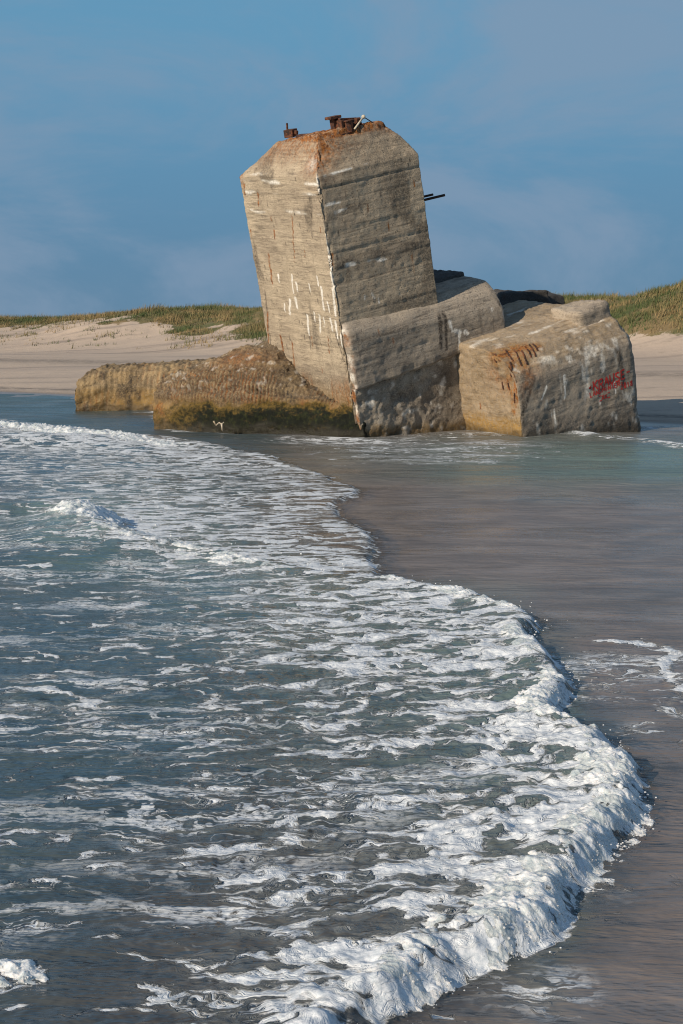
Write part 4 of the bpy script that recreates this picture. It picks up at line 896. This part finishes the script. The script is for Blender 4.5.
def crest(poly, hgt, width, seed, rows=84, step=.0062, glassy=1.0, lump_=1.0, scl=1.0, into=None):
    C = resample(poly, step); n_ = len(C); t = np.linspace(0, 1, n_)
    tg = np.gradient(C, axis=0)
    arc = np.concatenate([[0], np.cumsum(np.linalg.norm(np.diff(C, axis=0), axis=1))]) / scl; z0 = np.zeros(n_)
    k = 31; pad = np.pad(tg, ((k, k), (0, 0)), 'edge'); ker = np.hanning(2 * k + 1); ker /= ker.sum()
    tg = np.stack([np.convolve(pad[:, i], ker, 'valid') for i in (0, 1)], 1); tg /= np.linalg.norm(tg, axis=1)[:, None]
    back = np.stack([tg[:, 1], -tg[:, 0]], 1)                      # seaward side
    if into is not None:
        if ((np.array(into) - C[n_ // 2]) @ back[n_ // 2]) < 0: back = -back
    elif not inside((C + back * .05)[n_ // 2:n_ // 2 + 1], SWASH)[0]: back = -back
    C = C + back * (.055 * fbm(p3(arc * 2.2, z0), 2, seed + 30) * scl)[:, None]; jit = .040 * fbm(p3(arc * 6, z0), 3, seed + 31, .5) * scl
    hs = np.interp(t, hgt[0], hgt[1]); ws = np.interp(t, width[0], width[1])
    wv = 1 + .55 * fbm(p3(arc * 2.0, z0), 2, seed + 9); hs = hs * wv; ws = ws * (1 + .3 * fbm(p3(C[:, 0] * 1.7, C[:, 1] * 1.7), 2, seed + 10))
    w_ = np.linspace(0, 1, rows) ** 1.35
    prof_h = np.sin(np.pi * np.clip(w_ / .55, 0, 1) * .5) ** .75 * (1 - sstep(.30, 1.0, w_)) ** .85
    prof_h[0] = -.25
    off = w_ - .06 * np.sin(np.pi * np.clip(w_ / .25, 0, 1))        # toe overhangs a little
    xyc = C[:, None, :] + back[:, None, :] * (off[None, :, None] * ws[:, None, None] + jit[:, None, None] * (1 - sstep(.0, .32, w_))[None, :, None])
    z = hs[:, None] * prof_h[None]
    base, *_r = water_fields(np.stack([xyc[..., 0].ravel(), xyc[..., 1].ravel()], 1)); 
    V = np.concatenate([xyc, z[..., None]], 2); V0 = V.copy(); V0[..., :2] -= back[:, None, :] * (jit[:, None, None] * (1 - sstep(.0, .32, w_))[None, :, None])
    du = np.gradient(V0, axis=0); dv = np.gradient(V0, axis=1); N = np.cross(du, dv); N /= np.linalg.norm(N, axis=2)[..., None] + 1e-9
    N = np.where(N[..., 2:3].mean() < 0, -N, N)
    Vf = V.reshape(-1, 3); Nf = N.reshape(-1, 3); dist = np.clip(Vf[:, 1] / 6, .7, 2.4)[:, None]
    q = Vf / scl
    q = q + .03 * np.stack([fbm(q * 9, 2, seed + 20), fbm(q * 9, 2, seed + 21), fbm(q * 9, 2, seed + 22)], 1)
    b1 = .55 - worley(q * 13.0, seed); b2 = .5 - worley(q * 29.0, seed + 3); b3 = .5 - worley(q * 60.0, seed + 6)
    d = (.024 * b1 + .018 * b2 + .008 * b3 + .018 * fbm(q * 6, 3, seed + 11)) * lump_ * scl
    fade = (1 - sstep(.62, 1.0, w_)) * (.35 + .65 * sstep(0, .10, w_)); fade = np.tile(fade, n_)
    ends = np.repeat(sstep(0, .02, t) * sstep(1, .985, t), rows)
    hh = np.clip(np.repeat(hs, rows) / .027, .3, 1.6)
    Vo = Vf + Nf * (d * fade * hh * ends)[:, None] * np.array([1, 1, .9])
    Vo[:, 2] = Vo[:, 2] * ends + np.where(np.tile(w_, n_) > .02, base, 0) - .012 - .035 * np.tile(sstep(.8, 1, w_), n_)
    gl = np.tile(sstep(.08, .25, w_) , n_) * glassy
    FROTH.append((Vo.reshape(n_, rows, 3), scl))
    eg = np.tile(np.maximum(1 - sstep(.02, .22, w_), sstep(.45, .95, w_)), n_)
    return Vo, grid_quads(n_, rows), np.stack([gl, eg], 1), C, back
Vs, Qs, Gs, o = [], [], [], 0
fronts = []
for args in ((E2w[:-4], ([0, .08, .2, .3, .42, .55, .68, .8, 1], [.017, .017, .013, .017, .018, .022, .022, .020, .017]), ([0, .3, .5, .7, 1], [.30, .30, .34, .40, .34]), 301),
             (CR2[4:], ([0, .1, .25, .5, 1], [.02, .05, .038, .018, .006]), ([0, .15, .3, .6, 1], [.4, .7, .8, .6, .4]), 331, 84, .0062, 1.0, 1.0, 1.7)):
    Vc, qc, gc, C, bk = crest(*args); Vs.append(Vc); Qs.append(qc + o); Gs.append(gc); o += len(Vc); fronts.append((C, bk))
# the small breaker entering at the lower left
nl = gxy([(-70, 990), (-20, 1000), (8, 1002), (26, 998), (38, 988), (28, 977), (8, 972), (-20, 972), (-70, 972)])
Vc, qc, gc, C, bk = crest(nl, ([0, .3, .55, .8, 1], [.018, .028, .028, .02, .01]), ([0, .5, 1], [.10, .15, .10]), 361, lump_=.8, into=ground(-10, 980)[:2]); Vs.append(Vc); Qs.append(qc + o); Gs.append(gc); o += len(Vc); fronts.append((C, bk))
# far whitecap on the left
fw = gxy([(-120, 424), (-40, 424), (10, 428), (45, 429), (80, 432), (110, 436), (150, 441), (200, 447)])
Vc, qc, gc, C, bk = crest(fw, ([0, .4, .7, 1], [.07, .10, .06, .02]), ([0, 1], [1.2, .7]), 391, step=.006, rows=40, scl=1.7); Vs.append(Vc); Qs.append(qc + o); Gs.append(gc); o += len(Vc)
ico = bmesh.new(); bmesh.ops.create_icosphere(ico, subdivisions=1, radius=1); iv = np.array([v.co for v in ico.verts]); it = np.array([[v.index for v in f.verts] for f in ico.faces]); ico.free()
def balls(ctr, rad, sq):
    V_ = (ctr[:, None] + iv[None] * rad[:, None, None] * np.array(sq)).reshape(-1, 3)
    return V_, (it[None] + (np.arange(len(ctr)) * len(iv))[:, None, None]).reshape(-1, 3)
fc, fr = [], []
for (G_, scl_), n_ in zip(FROTH, (5200, 1500, 500, 700)):
    i = rng.integers(0, G_.shape[0], n_); j = (np.abs(rng.normal(0, .30, n_)) * G_.shape[1]).astype(int) % G_.shape[1]
    r_ = np.clip(rng.lognormal(-6.0, .45, n_), .0012, .0060) * scl_; fc.append(G_[i, j] - np.array([0, 0, 1]) * (r_ * .35)[:, None]); fr.append(r_)
BV, BT = balls(np.concatenate(fc), np.concatenate(fr), (1.1, 1.1, .8))
mesh_np('sea_froth', BV, None, FOAM, {'glassy': np.zeros(len(BV))}, tris=BT)['kind'] = 'stuff'
mesh_np('sea_foam', np.concatenate(Vs), np.concatenate(Qs), FOAM, {'glassy': np.concatenate(Gs)[:, 0], 'edge': np.concatenate(Gs)[:, 1]})['kind'] = 'stuff'

# ---- spray thrown ahead of the fronts
ctr, rad = [], []
for (C, bk), n_, reach in zip(fronts, (520, 220, 130), (.09, .25, .10)):
    cl = C[rng.integers(0, len(C), 90)]; 
    for _ in range(n_):
        i = rng.integers(0, len(C)); sc_ = np.clip(C[i, 1] / 6, .6, 1.8)
        if fbm(p3(C[i:i + 1, 0] * 3, C[i:i + 1, 1] * 3), 2, 401)[0] < -.05 and rng.random() < .8: continue
        f_ = -abs(rng.normal(0, .5)) * reach * sc_ + .05; p = C[i] + bk[i] * f_
        ctr.append((p[0], p[1], abs(rng.normal(0, .025)) * sc_ + .003)); rad.append(np.clip(rng.lognormal(-6.1, .45), .0010, .006) * sc_)
ctr = np.array(ctr); rad = np.array(rad)
SV = (ctr[:, None] + iv[None] * rad[:, None, None] * np.array([1.25, 1.0, .9])).reshape(-1, 3); ST = (it[None] + (np.arange(len(ctr)) * len(iv))[:, None, None]).reshape(-1, 3)
mesh_np('sea_spray', SV, None, FOAM, {'glassy': np.zeros(len(SV))}, tris=ST)['kind'] = 'stuff'
